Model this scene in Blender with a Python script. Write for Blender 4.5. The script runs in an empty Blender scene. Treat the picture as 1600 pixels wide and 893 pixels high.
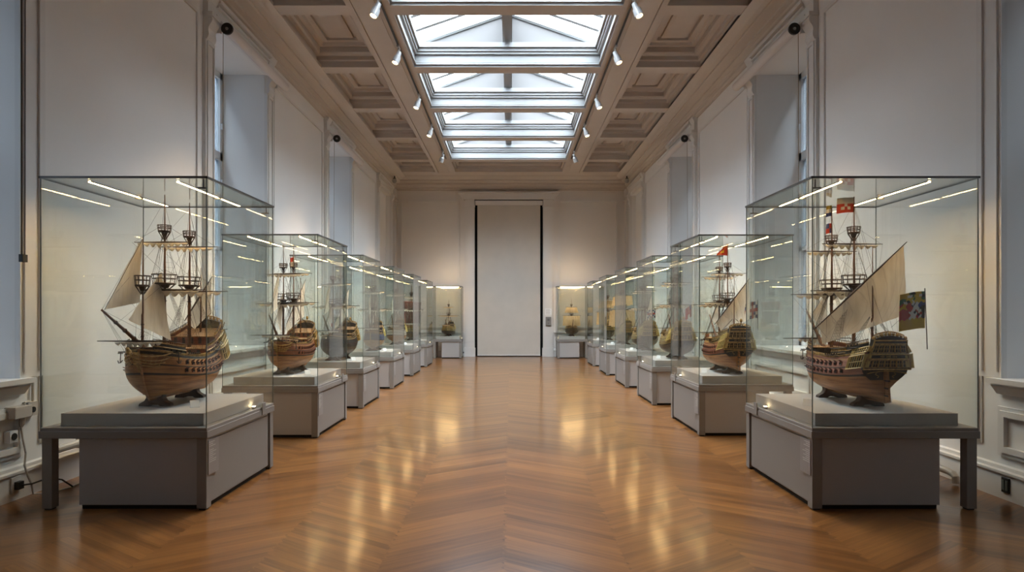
import bpy, bmesh, math, random
from mathutils import Vector, Matrix
C = bpy.context.scene
COL = C.collection
PI = math.pi
R = random.Random(7)

# ------------------------------------------------------------------ camera, world, exposure
cam_d = bpy.data.cameras.new('camera')
cam = bpy.data.objects.new('camera', cam_d); COL.objects.link(cam)
cam.location = (0, 0, 1.5); cam.rotation_euler = (PI/2, 0, 0)
cam_d.sensor_width = 36; cam_d.lens = 22.5
cam_d.shift_x = 0.00125; cam_d.shift_y = 0.026
cam_d.clip_start = 0.05
C.camera = cam
C.view_settings.view_transform = 'Standard'; C.view_settings.look = 'None'
C.view_settings.exposure = 0.78; C.view_settings.gamma = 1.0
C.view_settings.use_curve_mapping = False
C.cycles.transparent_max_bounces = 64
C.cycles.max_bounces = 8; C.cycles.diffuse_bounces = 5; C.cycles.glossy_bounces = 4
C.cycles.sample_clamp_indirect = 4.0
C.cycles.caustics_reflective = False; C.cycles.caustics_refractive = False
C.cycles.use_denoising = True
C.cycles.denoiser = 'OPENIMAGEDENOISE'; C.cycles.denoising_input_passes = 'RGB_ALBEDO_NORMAL'; C.cycles.denoising_prefilter = 'ACCURATE'

SKY_TOP = 16.0; SKY_LEFT = 0.62; SKY_RIGHT = 0.16
SPOT_W = 260.0; STRIP_E = 72.0; LEDGE_GLOW_E = 40.0; LAMP_E = 5.0

def world():
    w = bpy.data.worlds.new('overcast_sky'); C.world = w; w.use_nodes = True
    nt = w.node_tree; nt.nodes.clear()
    out = nt.nodes.new('ShaderNodeOutputWorld'); bg = nt.nodes.new('ShaderNodeBackground')
    tc = nt.nodes.new('ShaderNodeTexCoord'); sp = nt.nodes.new('ShaderNodeSeparateXYZ')
    nt.links.new(tc.outputs['Generated'], sp.inputs[0])
    rx = nt.nodes.new('ShaderNodeValToRGB')
    mr = nt.nodes.new('ShaderNodeMapRange'); mr.inputs[1].default_value = -1; mr.inputs[2].default_value = 1
    nt.links.new(sp.outputs[0], mr.inputs[0]); nt.links.new(mr.outputs[0], rx.inputs[0])
    e = rx.color_ramp.elements
    e[0].position = 0.1; e[0].color = (.78*SKY_LEFT, .87*SKY_LEFT, 1.0*SKY_LEFT, 1)
    e[1].position = 0.9; e[1].color = (.95*SKY_RIGHT, .93*SKY_RIGHT, .95*SKY_RIGHT, 1)
    mz = nt.nodes.new('ShaderNodeMapRange'); mz.inputs[1].default_value = .25; mz.inputs[2].default_value = .6
    nt.links.new(sp.outputs[2], mz.inputs[0])
    mx = nt.nodes.new('ShaderNodeMix'); mx.data_type = 'RGBA'
    nt.links.new(mz.outputs[0], mx.inputs[0]); nt.links.new(rx.outputs[0], mx.inputs[6])
    mx.inputs[7].default_value = (.84*SKY_TOP, .93*SKY_TOP, 1.0*SKY_TOP, 1)
    nt.links.new(mx.outputs[2], bg.inputs[0]); nt.links.new(bg.outputs[0], out.inputs[0])
world()

# ------------------------------------------------------------------ helpers
class MB:
    def __init__(s): s.v = []; s.f = []; s.m = []
    def add(s, vs, fs, m=0):
        o = len(s.v); s.v += [tuple(p) for p in vs]
        for f in fs: s.f.append([i+o for i in f]); s.m.append(m)
        return s
    def box(s, x0, x1, y0, y1, z0, z1, m=0):
        x0, x1 = min(x0, x1), max(x0, x1); y0, y1 = min(y0, y1), max(y0, y1); z0, z1 = min(z0, z1), max(z0, z1)
        return s.add([(x0,y0,z0),(x1,y0,z0),(x1,y1,z0),(x0,y1,z0),(x0,y0,z1),(x1,y0,z1),(x1,y1,z1),(x0,y1,z1)],
              [(0,3,2,1),(4,5,6,7),(0,1,5,4),(1,2,6,5),(2,3,7,6),(3,0,4,7)], m)
    def cbox(s, c, d, m=0): return s.box(c[0]-d[0]/2, c[0]+d[0]/2, c[1]-d[1]/2, c[1]+d[1]/2, c[2]-d[2]/2, c[2]+d[2]/2, m)
    def tube(s, pts, r, n=6, m=0, cap=True):
        pts = [Vector(p) for p in pts]
        rs = r if isinstance(r, (list, tuple)) else [r]*len(pts)
        rings = []; prev = None
        for i, p in enumerate(pts):
            d = (pts[min(i+1, len(pts)-1)] - pts[max(i-1, 0)])
            if d.length < 1e-9: d = Vector((0,0,1))
            d.normalize()
            if prev is None:
                a = Vector((0,0,1)) if abs(d.z) < .9 else Vector((1,0,0))
                u = d.cross(a).normalized()
            else:
                u = (prev - d*prev.dot(d))
                u = u.normalized() if u.length > 1e-6 else d.orthogonal().normalized()
            prev = u; w = d.cross(u)
            rings.append([p + (u*math.cos(2*PI*k/n) + w*math.sin(2*PI*k/n))*rs[i] for k in range(n)])
        vs = [q for rg in rings for q in rg]; fs = []
        for i in range(len(pts)-1):
            for k in range(n):
                a = i*n+k; b = i*n+(k+1) % n
                fs.append((a, b, b+n, a+n))
        if cap: fs.append(tuple(range(n-1, -1, -1))); fs.append(tuple(range((len(pts)-1)*n, len(pts)*n)))
        return s.add(vs, fs, m)
    def lathe(s, prof, n=12, c=(0,0,0), axis='z', m=0):
        vs = []; fs = []
        for (r, h) in prof:
            for k in range(n):
                a = 2*PI*k/n
                x, y, z = r*math.cos(a), r*math.sin(a), h
                if axis == 'y': x, y, z = x, z, y
                if axis == 'x': x, y, z = z, x, y
                vs.append((c[0]+x, c[1]+y, c[2]+z))
        for i in range(len(prof)-1):
            for k in range(n):
                a = i*n+k; b = i*n+(k+1) % n
                fs.append((a, b, b+n, a+n))
        fs.append(tuple(range(n))); fs.append(tuple(range((len(prof)-1)*n, len(prof)*n)))
        return s.add(vs, fs, m)
    def ball(s, c, r, m=0, n=8, sc=(1,1,1)):
        vs = []; fs = []; k2 = n//2+1
        for i in range(1, k2):
            th = PI*i/k2
            for k in range(n):
                a = 2*PI*k/n
                vs.append((c[0]+r*sc[0]*math.sin(th)*math.cos(a), c[1]+r*sc[1]*math.sin(th)*math.sin(a), c[2]+r*sc[2]*math.cos(th)))
        nr = k2-1
        for i in range(nr-1):
            for k in range(n): fs.append((i*n+k, i*n+(k+1)%n, (i+1)*n+(k+1)%n, (i+1)*n+k))
        t = len(vs); vs += [(c[0], c[1], c[2]+r*sc[2]), (c[0], c[1], c[2]-r*sc[2])]
        for k in range(n): fs.append((t, (k+1)%n, k)); fs.append((t+1, (nr-1)*n+k, (nr-1)*n+(k+1)%n))
        return s.add(vs, fs, m)
    def prism(s, poly, axis, a0, a1, m=0):
        """poly: 2D points; axis 'x','y','z' is the extrusion axis."""
        def P(p, a):
            return {'x': (a, p[0], p[1]), 'y': (p[0], a, p[1]), 'z': (p[0], p[1], a)}[axis]
        n = len(poly)
        return s.add([P(p, a0) for p in poly]+[P(p, a1) for p in poly],
            [tuple(range(n)), tuple(range(2*n-1, n-1, -1))]+[(i, (i+1)%n, (i+1)%n+n, i+n) for i in range(n)], m)
    def grid(s, fn, nu, nv, m=0):
        vs = [fn(i/nu, j/nv) for j in range(nv+1) for i in range(nu+1)]
        fs = [(j*(nu+1)+i, j*(nu+1)+i+1, (j+1)*(nu+1)+i+1, (j+1)*(nu+1)+i) for j in range(nv) for i in range(nu)]
        return s.add(vs, fs, m)
    def mesh(s, name, mats, smooth=False, fix=True):
        me = bpy.data.meshes.new(name); me.from_pydata(s.v, [], s.f)
        for mt in (mats if isinstance(mats, (list, tuple)) else [mats]): me.materials.append(mt)
        me.polygons.foreach_set('material_index', s.m)
        if fix:
            bm = bmesh.new(); bm.from_mesh(me); bmesh.ops.recalc_face_normals(bm, faces=bm.faces[:]); bm.to_mesh(me); bm.free()
        if smooth: me.polygons.foreach_set('use_smooth', [True]*len(me.polygons))
        me.update(); return me
    def build(s, name, mats, parent=None, smooth=False, fix=True, mod=None):
        o = bpy.data.objects.new(name, s.mesh(name, mats, smooth, fix)); COL.objects.link(o)
        if parent: o.parent = parent
        if mod:
            b = o.modifiers.new('bevel', 'BEVEL'); b.width = mod; b.segments = 2; b.limit_method = 'ANGLE'
        return o
def put(name, me, parent, mat=None):
    o = bpy.data.objects.new(name, me); COL.objects.link(o); o.parent = parent
    if mat is not None: o.matrix_local = mat
    return o
def thing(name, label, cat, loc=(0,0,0), rz=0, group=None):
    o = bpy.data.objects.new(name, None); COL.objects.link(o); o.empty_display_size = .1
    o.location = loc; o.rotation_euler = (0, 0, rz); return tag(o, label, cat, group)
def tag(o, label, cat, group=None):
    o['label'] = label; o['category'] = cat
    if group: o['group'] = group
    return o
def struct(o): o['kind'] = 'structure'; return o

# ------------------------------------------------------------------ materials
def nmat(name, col=(.5,.5,.5), rough=.5, metal=0., spec=.5):
    m = bpy.data.materials.new(name); m.use_nodes = True
    b = m.node_tree.nodes['Principled BSDF']
    b.inputs['Base Color'].default_value = (*col, 1); b.inputs['Roughness'].default_value = rough
    b.inputs['Metallic'].default_value = metal; b.inputs['Specular IOR Level'].default_value = spec
    return m
def noisy(name, c1, c2, rough=.6, scale=(4,4,4), detail=4, metal=0., bump=0., spec=.4, lo=.35, hi=.65):
    m = nmat(name, c1, rough, metal, spec); nt = m.node_tree; b = nt.nodes['Principled BSDF']
    tc = nt.nodes.new('ShaderNodeTexCoord'); mp = nt.nodes.new('ShaderNodeMapping'); mp.inputs['Scale'].default_value = scale
    nz = nt.nodes.new('ShaderNodeTexNoise'); nz.inputs['Scale'].default_value = 1; nz.inputs['Detail'].default_value = detail
    rp = nt.nodes.new('ShaderNodeValToRGB'); e = rp.color_ramp.elements
    e[0].position = lo; e[0].color = (*c1, 1); e[1].position = hi; e[1].color = (*c2, 1)
    nt.links.new(tc.outputs['Object'], mp.inputs[0]); nt.links.new(mp.outputs[0], nz.inputs['Vector'])
    nt.links.new(nz.outputs[0], rp.inputs[0]); nt.links.new(rp.outputs[0], b.inputs['Base Color'])
    if bump:
        bp = nt.nodes.new('ShaderNodeBump'); bp.inputs['Strength'].default_value = bump; bp.inputs['Distance'].default_value = .01
        nt.links.new(nz.outputs[0], bp.inputs['Height']); nt.links.new(bp.outputs[0], b.inputs['Normal'])
    return m
def emis(name, col, e):
    m = bpy.data.materials.new(name); m.use_nodes = True; nt = m.node_tree; nt.nodes.clear()
    o = nt.nodes.new('ShaderNodeOutputMaterial'); x = nt.nodes.new('ShaderNodeEmission')
    x.inputs[0].default_value = (*col, 1); x.inputs[1].default_value = e; nt.links.new(x.outputs[0], o.inputs[0]); return m
def glass_mat(name, tint, f0=.04, rough=0.0):
    m = bpy.data.materials.new(name); m.use_nodes = True; nt = m.node_tree; nt.nodes.clear()
    o = nt.nodes.new('ShaderNodeOutputMaterial'); mix = nt.nodes.new('ShaderNodeMixShader')
    t = nt.nodes.new('ShaderNodeBsdfTransparent'); t.inputs[0].default_value = (*tint, 1)
    g = nt.nodes.new('ShaderNodeBsdfGlossy'); g.inputs['Roughness'].default_value = rough
    lw = nt.nodes.new('ShaderNodeLayerWeight'); lw.inputs[0].default_value = .5
    p = nt.nodes.new('ShaderNodeMath'); p.operation = 'POWER'; p.inputs[1].default_value = 5
    q = nt.nodes.new('ShaderNodeMath'); q.operation = 'MULTIPLY_ADD'; q.inputs[1].default_value = 1-f0; q.inputs[2].default_value = f0
    nt.links.new(lw.outputs['Facing'], p.inputs[0]); nt.links.new(p.outputs[0], q.inputs[0])
    nt.links.new(q.outputs[0], mix.inputs[0]); nt.links.new(t.outputs[0], mix.inputs[1]); nt.links.new(g.outputs[0], mix.inputs[2])
    nt.links.new(mix.outputs[0], o.inputs[0]); return m

WALL = noisy('wall_paint', (.745,.74,.725), (.775,.77,.755), .75, (.6,.6,.6), spec=.25)
TRIM = nmat('trim_paint', (.69,.685,.67), .5, spec=.35)
CEIL = noisy('ceiling_paint', (.50,.445,.40), (.53,.475,.43), .7, (1.5,1.5,1.5), spec=.2)  # taupe tint stands in for the warm floor bounce
CORN = nmat('cornice_paint', (.56,.51,.46), .6, spec=.3)
WHITE = nmat('white_frame_paint', (.66,.69,.71), .45)
SKYW = nmat('skylight_frame_paint', (.33,.335,.335), .45)
GABLE = nmat('gable_board', (.16,.153,.15), .7)
BLOCKL = noisy('sky_block_cool', (.12,.14,.165), (.17,.195,.225), .9, (1.2,.5,1.2))  # bluish so the left windows get cool daylight
BLOCKR = noisy('sky_block_dark', (.028,.027,.027), (.05,.047,.046), .9, (1.2,.5,1.2))  # darkened so the right windows stay dim
REVEAL = nmat('reveal_plaster', (.48,.47,.46), .8, spec=.2)
BACKW = noisy('back_wall_paint', (.62,.59,.56), (.65,.615,.58), .75, (.7,.7,.7), spec=.2)  # same paint as the walls, warm light put into its colour
BTRIM = nmat('back_trim_paint', (.62,.595,.565), .55)
BLINDF = noisy('blind_fabric', (.50,.465,.42), (.53,.49,.44), .85, (2,2,2), spec=.1)
BLACK = nmat('black_plastic', (.012,.012,.012), .45)
DARK = nmat('recess_shade', (.01,.009,.008), .9)  # near-black, puts the shade of a recess into the colour
ROLL = nmat('white_roller', (.62,.58,.56), .55)
CASEG = nmat('case_grey_paint', (.215,.203,.19), .45, spec=.4)
CASEP = nmat('case_panel_grey', (.36,.35,.345), .55, spec=.35)
PLINTH = nmat('plinth_light_grey', (.44,.42,.40), .55, spec=.35)
CMETAL = nmat('case_metal_rim', (.15,.15,.15), .35, .7)
SEAM = nmat('glass_edge_seal', (.10,.125,.115), .3)
CGLASS = glass_mat('case_glass', (.95,.967,.957), .042)
WGLASS = glass_mat('window_glass', (.66,.69,.72), .05)
SGLASS = glass_mat('skylight_glass', (.96,.98,1.), .03, .1)
STRIP = emis('led_strip', (1.0,.62,.26), STRIP_E)
LEDGE_GLOW = emis('ledge_glow', (1.0,.78,.46), LEDGE_GLOW_E)  # added glow, imitates the strip light reflected on the ledge
LAMP = emis('spot_lens', (1.0,.72,.42), LAMP_E)
SPOTW = nmat('spot_white', (.36,.36,.36), .35)
PAPER = nmat('paper_white', (.72,.72,.72), .7)
LABELP = nmat('label_panel', (.24,.225,.22), .4)
INK = nmat('label_print', (.5,.49,.48), .6)
PLASTIC = nmat('ivory_plastic', (.52,.49,.45), .45)
PIPEW = nmat('pipe_paint', (.50,.47,.43), .4)

def floor_mat():
    m = nmat('oak_chevron_parquet', (.3,.15,.07), .25); nt = m.node_tree; L = nt.links; b = nt.nodes['Principled BSDF']
    def M(op, a, c=None, d=None):
        n = nt.nodes.new('ShaderNodeMath'); n.operation = op
        for i, x in enumerate((a, c, d)):
            if x is None: continue
            if hasattr(x, 'links') or hasattr(x, 'is_linked'): L.new(x, n.inputs[i])
            else: n.inputs[i].default_value = x
        return n.outputs[0]
    g = nt.nodes.new('ShaderNodeNewGeometry'); sp = nt.nodes.new('ShaderNodeSeparateXYZ'); L.new(g.outputs['Position'], sp.inputs[0])
    x = M('ADD', sp.outputs[0], .04); y = sp.outputs[1]
    W = .735; bw = .064; A = math.radians(34); ca, sa = math.cos(A), math.sin(A)
    def boards(sg):
        # board direction d = (ca, sg*sa); normal n = (-sg*sa, ca)
        q = M('DIVIDE', M('ADD', M('MULTIPLY', x, -sg*sa), M('MULTIPLY', y, ca)), bw)
        i = M('FLOOR', q); fr = M('SUBTRACT', q, i)
        off = M('MULTIPLY', M('SUBTRACT', fr, .5), bw)
        xc = M('ADD', x, M('MULTIPLY', off, sg*sa))
        return q, i, fr, xc
    qa, ia, fa, xa = boards(1.0); qb, ib, fb, xb = boards(-1.0)
    ca_ = M('FLOOR', M('DIVIDE', xa, W))
    par = M('PINGPONG', ca_, 1.0)          # 1 for odd columns (x in [-W,0])
    inA = M('GREATER_THAN', par, .5)
    def mixf(f, a0, a1): return M('ADD', M('MULTIPLY', a0, M('SUBTRACT', 1.0, f)), M('MULTIPLY', a1, f))
    i_ = mixf(inA, M('ADD', ib, 517.0), ia); f_ = mixf(inA, fb, fa)
    col = mixf(inA, M('FLOOR', M('DIVIDE', x, W)), ca_)
    cmb = nt.nodes.new('ShaderNodeCombineXYZ'); L.new(i_, cmb.inputs[0]); L.new(col, cmb.inputs[1]); L.new(inA, cmb.inputs[2])
    wn = nt.nodes.new('ShaderNodeTexWhiteNoise'); wn.noise_dimensions = '3D'; L.new(cmb.outputs[0], wn.inputs['Vector'])
    c3 = nt.nodes.new('ShaderNodeCombineXYZ'); L.new(M('FLOOR', M('DIVIDE', M('ADD', i_, M('MULTIPLY', col, 1.7)), 3.0)), c3.inputs[0]); L.new(col, c3.inputs[1]); c3.inputs[2].default_value = 7.3
    wb = nt.nodes.new('ShaderNodeTexWhiteNoise'); wb.noise_dimensions = '3D'; L.new(c3.outputs[0], wb.inputs['Vector'])
    # grain, along the boards
    ra = M('ADD', M('MULTIPLY', x, ca), M('MULTIPLY', y, sa)); rb = M('SUBTRACT', M('MULTIPLY', x, ca), M('MULTIPLY', y, sa))
    rr = mixf(inA, rb, ra); qq = mixf(inA, qb, qa)
    c2 = nt.nodes.new('ShaderNodeCombineXYZ'); L.new(M('MULTIPLY', rr, 2.2), c2.inputs[0]); L.new(M('MULTIPLY', qq, 2.6), c2.inputs[1]); L.new(M('MULTIPLY', wn.outputs[0], 40.0), c2.inputs[2])
    nz = nt.nodes.new('ShaderNodeTexNoise'); nz.inputs['Scale'].default_value = 1.0; nz.inputs['Detail'].default_value = 5; L.new(c2.outputs[0], nz.inputs['Vector'])
    val = M('ADD', M('ADD', M('MULTIPLY', wn.outputs[0], .22), M('MULTIPLY', wb.outputs[0], .20)), M('MULTIPLY', nz.outputs[0], .56))
    rp = nt.nodes.new('ShaderNodeValToRGB'); L.new(val, rp.inputs[0]); e = rp.color_ramp.elements
    e[0].position = .22; e[0].color = (.072,.028,.008,1); e[1].position = .80; e[1].color = (.285,.130,.036,1)
    k = rp.color_ramp.elements.new(.5); k.color = (.178,.077,.022,1)
    gap = M('LESS_THAN', M('MINIMUM', f_, M('SUBTRACT', 1.0, f_)), .022)
    mx = nt.nodes.new('ShaderNodeMix'); mx.data_type = 'RGBA'; L.new(M('MULTIPLY', gap, .35), mx.inputs[0]); L.new(rp.outputs[0], mx.inputs[6]); mx.inputs[7].default_value = (.05,.02,.008,1)
    L.new(mx.outputs[2], b.inputs['Base Color'])
    L.new(M('ADD', .276, M('MULTIPLY', nz.outputs[0], .03)), b.inputs['Roughness'])
    b.inputs['Specular IOR Level'].default_value = .22; b.inputs['Coat Weight'].default_value = .5; b.inputs['Coat Roughness'].default_value = .13; b.inputs['Coat IOR'].default_value = 1.45
    bp = nt.nodes.new('ShaderNodeBump'); bp.inputs['Strength'].default_value = .05; bp.inputs['Distance'].default_value = .004
    nb = nt.nodes.new('ShaderNodeTexNoise'); nb.inputs['Scale'].default_value = 9.0; nb.inputs['Detail'].default_value = 2; L.new(g.outputs['Position'], nb.inputs['Vector'])
    L.new(M('MULTIPLY', nb.outputs[0], 1.6), bp.inputs['Height']); L.new(bp.outputs[0], b.inputs['Normal'])
    return m
FLOOR = floor_mat()

def plank(name, c1, c2, seam=.0105, rough=.42):
    m = noisy(name, c1, c2, rough, (6,5,40), 5, bump=.0); nt = m.node_tree; b = nt.nodes['Principled BSDF']; L = nt.links
    tc = [n for n in nt.nodes if n.type == 'TEX_COORD'][0]; rp = [n for n in nt.nodes if n.type == 'VALTORGB'][0]
    sp = nt.nodes.new('ShaderNodeSeparateXYZ'); L.new(tc.outputs['Object'], sp.inputs[0])
    d = nt.nodes.new('ShaderNodeMath'); d.operation = 'DIVIDE'; L.new(sp.outputs[2], d.inputs[0]); d.inputs[1].default_value = seam*1.6
    f = nt.nodes.new('ShaderNodeMath'); f.operation = 'FRACT'; L.new(d.outputs[0], f.inputs[0])
    g = nt.nodes.new('ShaderNodeMath'); g.operation = 'LESS_THAN'; L.new(f.outputs[0], g.inputs[0]); g.inputs[1].default_value = .09
    g2 = nt.nodes.new('ShaderNodeMath'); g2.operation = 'MULTIPLY'; L.new(g.outputs[0], g2.inputs[0]); g2.inputs[1].default_value = .45
    mx = nt.nodes.new('ShaderNodeMix'); mx.data_type = 'RGBA'; L.new(g2.outputs[0], mx.inputs[0]); L.new(rp.outputs[0], mx.inputs[6]); mx.inputs[7].default_value = (.03,.015,.008,1)
    L.new(mx.outputs[2], b.inputs['Base Color']); return m
HULLW = plank('hull_planks', (.25,.105,.038), (.50,.245,.09))
HULLP = plank('pale_hull_planks', (.34,.21,.11), (.50,.33,.18))
HULLD = plank('dark_hull_planks', (.05,.035,.02), (.11,.075,.04))
REDW = plank('red_brown_planks', (.17,.055,.028), (.28,.10,.05))
OLIVE = plank('olive_gold_planks', (.20,.15,.06), (.34,.25,.10))
SBLACK = nmat('ship_black_paint', (.018,.015,.013), .45)
SBLUE = nmat('ship_blue_paint', (.05,.07,.13), .45)
SWHITE = nmat('ship_white_paint', (.6,.55,.45), .5)
PINKW = plank('pink_brown_planks', (.26,.115,.08), (.40,.19,.14))
SRED = nmat('ship_red_paint', (.12,.02,.014), .5)
GOLD = noisy('gilding', (.27,.155,.045), (.56,.36,.12), .35, (40,40,40), metal=.35)
YELL = nmat('gallery_yellow', (.62,.48,.16), .4)
PANE = nmat('dark_window_pane', (.02,.016,.012), .15)
DECKW = plank('deck_planks', (.28,.17,.09), (.40,.26,.14))
SPAR = noisy('spar_wood', (.085,.038,.018), (.19,.085,.035), .45, (10,10,4))
SPARD = noisy('dark_spar_wood', (.028,.016,.010), (.065,.036,.02), .5, (10,10,4))
CRADLE = noisy('cradle_wood', (.045,.022,.014), (.09,.045,.025), .4, (6,6,20))
ROPE = nmat('rope_dark', (.055,.04,.03), .8)
ROPEL = nmat('rope_tan', (.30,.23,.15), .85)
def sail_mat(name, c1, c2):
    m = noisy(name, c1, c2, .9, (14,14,3), 6, bump=.25, spec=.1); nt = m.node_tree; b = nt.nodes['Principled BSDF']
    o = [n for n in nt.nodes if n.type == 'OUTPUT_MATERIAL'][0]
    L = nt.links; rp = [q for q in nt.nodes if q.type == 'VALTORGB'][0]; tc = [q for q in nt.nodes if q.type == 'TEX_COORD'][0]
    dp = nt.nodes.new('ShaderNodeVectorMath'); dp.operation = 'DOT_PRODUCT'; L.new(tc.outputs['Object'], dp.inputs[0]); dp.inputs[1].default_value = (22, 22, 4)
    fr = nt.nodes.new('ShaderNodeMath'); fr.operation = 'FRACT'; L.new(dp.outputs['Value'], fr.inputs[0])
    ls = nt.nodes.new('ShaderNodeMath'); ls.operation = 'LESS_THAN'; L.new(fr.outputs[0], ls.inputs[0]); ls.inputs[1].default_value = .09
    l2 = nt.nodes.new('ShaderNodeMath'); l2.operation = 'MULTIPLY'; L.new(ls.outputs[0], l2.inputs[0]); l2.inputs[1].default_value = .22
    mc = nt.nodes.new('ShaderNodeMix'); mc.data_type = 'RGBA'; L.new(l2.outputs[0], mc.inputs[0]); L.new(rp.outputs[0], mc.inputs[6]); mc.inputs[7].default_value = (.2,.16,.11,1); L.new(mc.outputs[2], b.inputs['Base Color'])
    t = nt.nodes.new('ShaderNodeBsdfTranslucent'); t.inputs[0].default_value = (*c2, 1)
    mx = nt.nodes.new('ShaderNodeMixShader'); mx.inputs[0].default_value = .3
    nt.links.new(b.outputs[0], mx.inputs[1]); nt.links.new(t.outputs[0], mx.inputs[2]); nt.links.new(mx.outputs[0], o.inputs[0]); return m
CANVAS = sail_mat('canvas_sail', (.66,.58,.46), (.90,.84,.72))
TANSAIL = sail_mat('tan_sail', (.62,.43,.21), (.80,.60,.34))
REDSAIL = sail_mat('dark_red_sail', (.09,.03,.02), (.17,.05,.035))
FLAGC = {k: nmat('flag_'+k, c, .8, spec=.1) for k, c in dict(red=(.45,.05,.03), white=(.7,.66,.58), blue=(.04,.06,.2), yellow=(.62,.42,.05), black=(.03,.025,.02), green=(.07,.15,.06), orange=(.55,.14,.03)).items()}

# ------------------------------------------------------------------ room shell
CX = -.06
WX = 4.0; YB = 21.9; YF = -2.4; ZC = 5.95
WIN = [(-2.1,-.25), (3.25, 5.16), (8.55, 10.4), (13.94, 15.86), (19.3, 21.15)]
ZS, ZH = .93, 5.36
struct(MB().box(-4.9, 4.9, YF-.2, YB+.6, -.2, 0).build('floor', FLOOR))

def side_wall(s, name):
    b = MB(); X0, X1 = s*WX, s*(WX+.78)
    b.box(X0, X1, YF-.2, YB+.5, 0, ZS); b.box(X0, X1, YF-.2, YB+.5, ZH, 6.9)
    ys = [YF-.2] + [v for w in WIN for v in w] + [YB+.5]
    for i in range(0, len(ys), 2): b.box(X0, X1, ys[i], ys[i+1], ZS, ZH)
    b.box(s*(WX+.13), X1, WIN[4][0], WIN[4][1], ZS, ZH)
    return struct(b.build(name, WALL))
side_wall(-1, 'wall_left'); side_wall(1, 'wall_right')
b = MB()
DX0, DX1, DZ = -1.23, 1.10, 5.35
b.box(-WX, DX0, YB, YB+.4, 0, 6.9); b.box(DX1, WX, YB, YB+.4, 0, 6.9); b.box(DX0, DX1, YB, YB+.4, DZ, 6.9)
struct(b.build('wall_back', BACKW))
struct(MB().box(-WX, WX, YF-.2, YF, 0, 6.9).build('wall_front', WALL))
struct(MB().box(DX0-.1, DX1+.1, YB+.40, YB+.45, 0, DZ+.1).build('trim_30', DARK))  # near-black sheet standing in for the shade behind the door blind

# ceiling: beams, coffers
HW, BO, CO = 1.69, 2.33, 3.50
PER = 2.335; YE = 18.62                       # end of the last skylight bay
NB = 5; Y0S = [YE - PER*(i+1) + .3 for i in range(NB)]; Y1S = [YE - PER*i for i in range(NB)]
def coffer(b, x0, x1, y0, y1, z):
    # stepped recess: soffit rings rising inwards, then a raised centre field
    st = [(0, z+.11), (.055, z+.11), (.055, z+.18), (.12, z+.19), (.14, z+.22), (.14, z+.31), (.20, z+.31), (.22, z+.36), (.31, z+.36), (.31, z+.41), (.37, z+.41), (.37, z+.37), (.43, z+.36)]
    vs = []
    for (i, h) in st:
        i = min(i, (x1-x0)/2-.02, (y1-y0)/2-.02)
        vs += [(x0+i, y0+i, h), (x1-i, y0+i, h), (x1-i, y1-i, h), (x0+i, y1-i, h)]
    fs = []
    for k in range(len(st)-1):
        for j in range(4): fs.append((k*4+j, k*4+(j+1)%4, (k+1)*4+(j+1)%4, (k+1)*4+j))
    n = (len(st)-1)*4; fs.append((n, n+1, n+2, n+3)); b.add(vs, fs)
b = MB()
for s in (-1, 1):
    b.box(CX+s*HW, CX+s*BO, YF, YB, ZC, ZC+.6)
    b.box(CX+s*(HW+.20), CX+s*(BO-.11), YF, 20.3, ZC-.012, ZC)
    b.box(CX+s*(BO-.10), CX+s*(BO-.04), YF, 20.3, ZC-.03, ZC)
    b.box(CX+s*CO, s*(WX+.3), YF, YB, ZC, ZC+.3)
    rows = [(Y0S[i], Y1S[i]) for i in range(NB)] + [(18.92, 20.25)]
    for (a, c) in rows: coffer(b, min(CX+s*BO, CX+s*CO), max(CX+s*BO, CX+s*CO), a, c, ZC)
    cuts = sorted(rows)
    edges = [YF] + [v for r in cuts for v in r] + [YB]
    for i in range(0, len(edges), 2): b.box(CX+s*BO, CX+s*CO, edges[i], edges[i+1], ZC, ZC+.3)
coffer(b, CX-HW, CX+HW, 18.92, 20.25, ZC)
b.box(CX-HW, CX+HW, 20.25, YB, ZC, ZC+.3)
b.box(-4.4, 4.4, YF, YB, ZC+.62, ZC+.66) if False else None
for i in range(NB): b.box(CX-HW, CX+HW, Y1S[i], Y1S[i]+.30, ZC, ZC+.37)
b.box(CX-HW, CX+HW, YF, Y0S[-1], ZC, ZC+.55)
struct(b.build('ceiling', CEIL))
# light-proof backing above the coffers
bb = MB()
for s in (-1, 1): bb.box(CX+s*(BO-.05), s*4.9, YF-.2, YB+.5, ZC+.62, ZC+.7)
bb.box(CX-BO, CX+BO, YE+.3, YB+.5, ZC+.62, ZC+.7)
struct(bb.build('ceiling_slab', CEIL))

# skylight
sky = bpy.data.objects.new('skylight', None); COL.objects.link(sky); struct(sky); sky['label'] = 'gabled white-framed glass skylight running down the middle of the ceiling'
ZE, ZR = 6.36, 6.95        # eaves and ridge of the glazing
for i in range(NB):
    y0, y1 = Y0S[i], Y1S[i]; c = MB()
    st = [(0, ZC+.0, .035), (.035, ZC+.035, .03), (.012, ZC+.075, .14), (.05, ZC+.215, .045), (.075, ZC+.26, .06), (.11, ZC+.32, .09)]
    for (ins, z, h) in st:
        for sd in (-1, 1): c.box(CX+sd*(HW-ins-.001), CX+sd*(HW+.05), y0, y1, z+.003, z+h)
        c.box(CX-HW, CX+HW, y1-ins-.001, y1+.05, z+.004, z+h-.001); c.box(CX-HW, CX+HW, y0-.05, y0+ins+.001, z+.004, z+h-.001)
    c.build('curb', SKYW, sky)
def gable(y, t=.10):
    g = MB(); hw = HW-.02
    g.prism([(CX-hw, ZC+.38), (CX+hw, ZC+.38), (CX+hw, ZE+.02), (CX, ZR), (CX-hw, ZE+.02)], 'y', y-t/2, y+t/2)
    return g.build('gable_panel', GABLE, sky)
for i in range(NB): gable(Y1S[i]+.10)
gable(Y0S[-1]-.1)
yA, yZ = Y0S[-1]-.15, YE+.15
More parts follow.
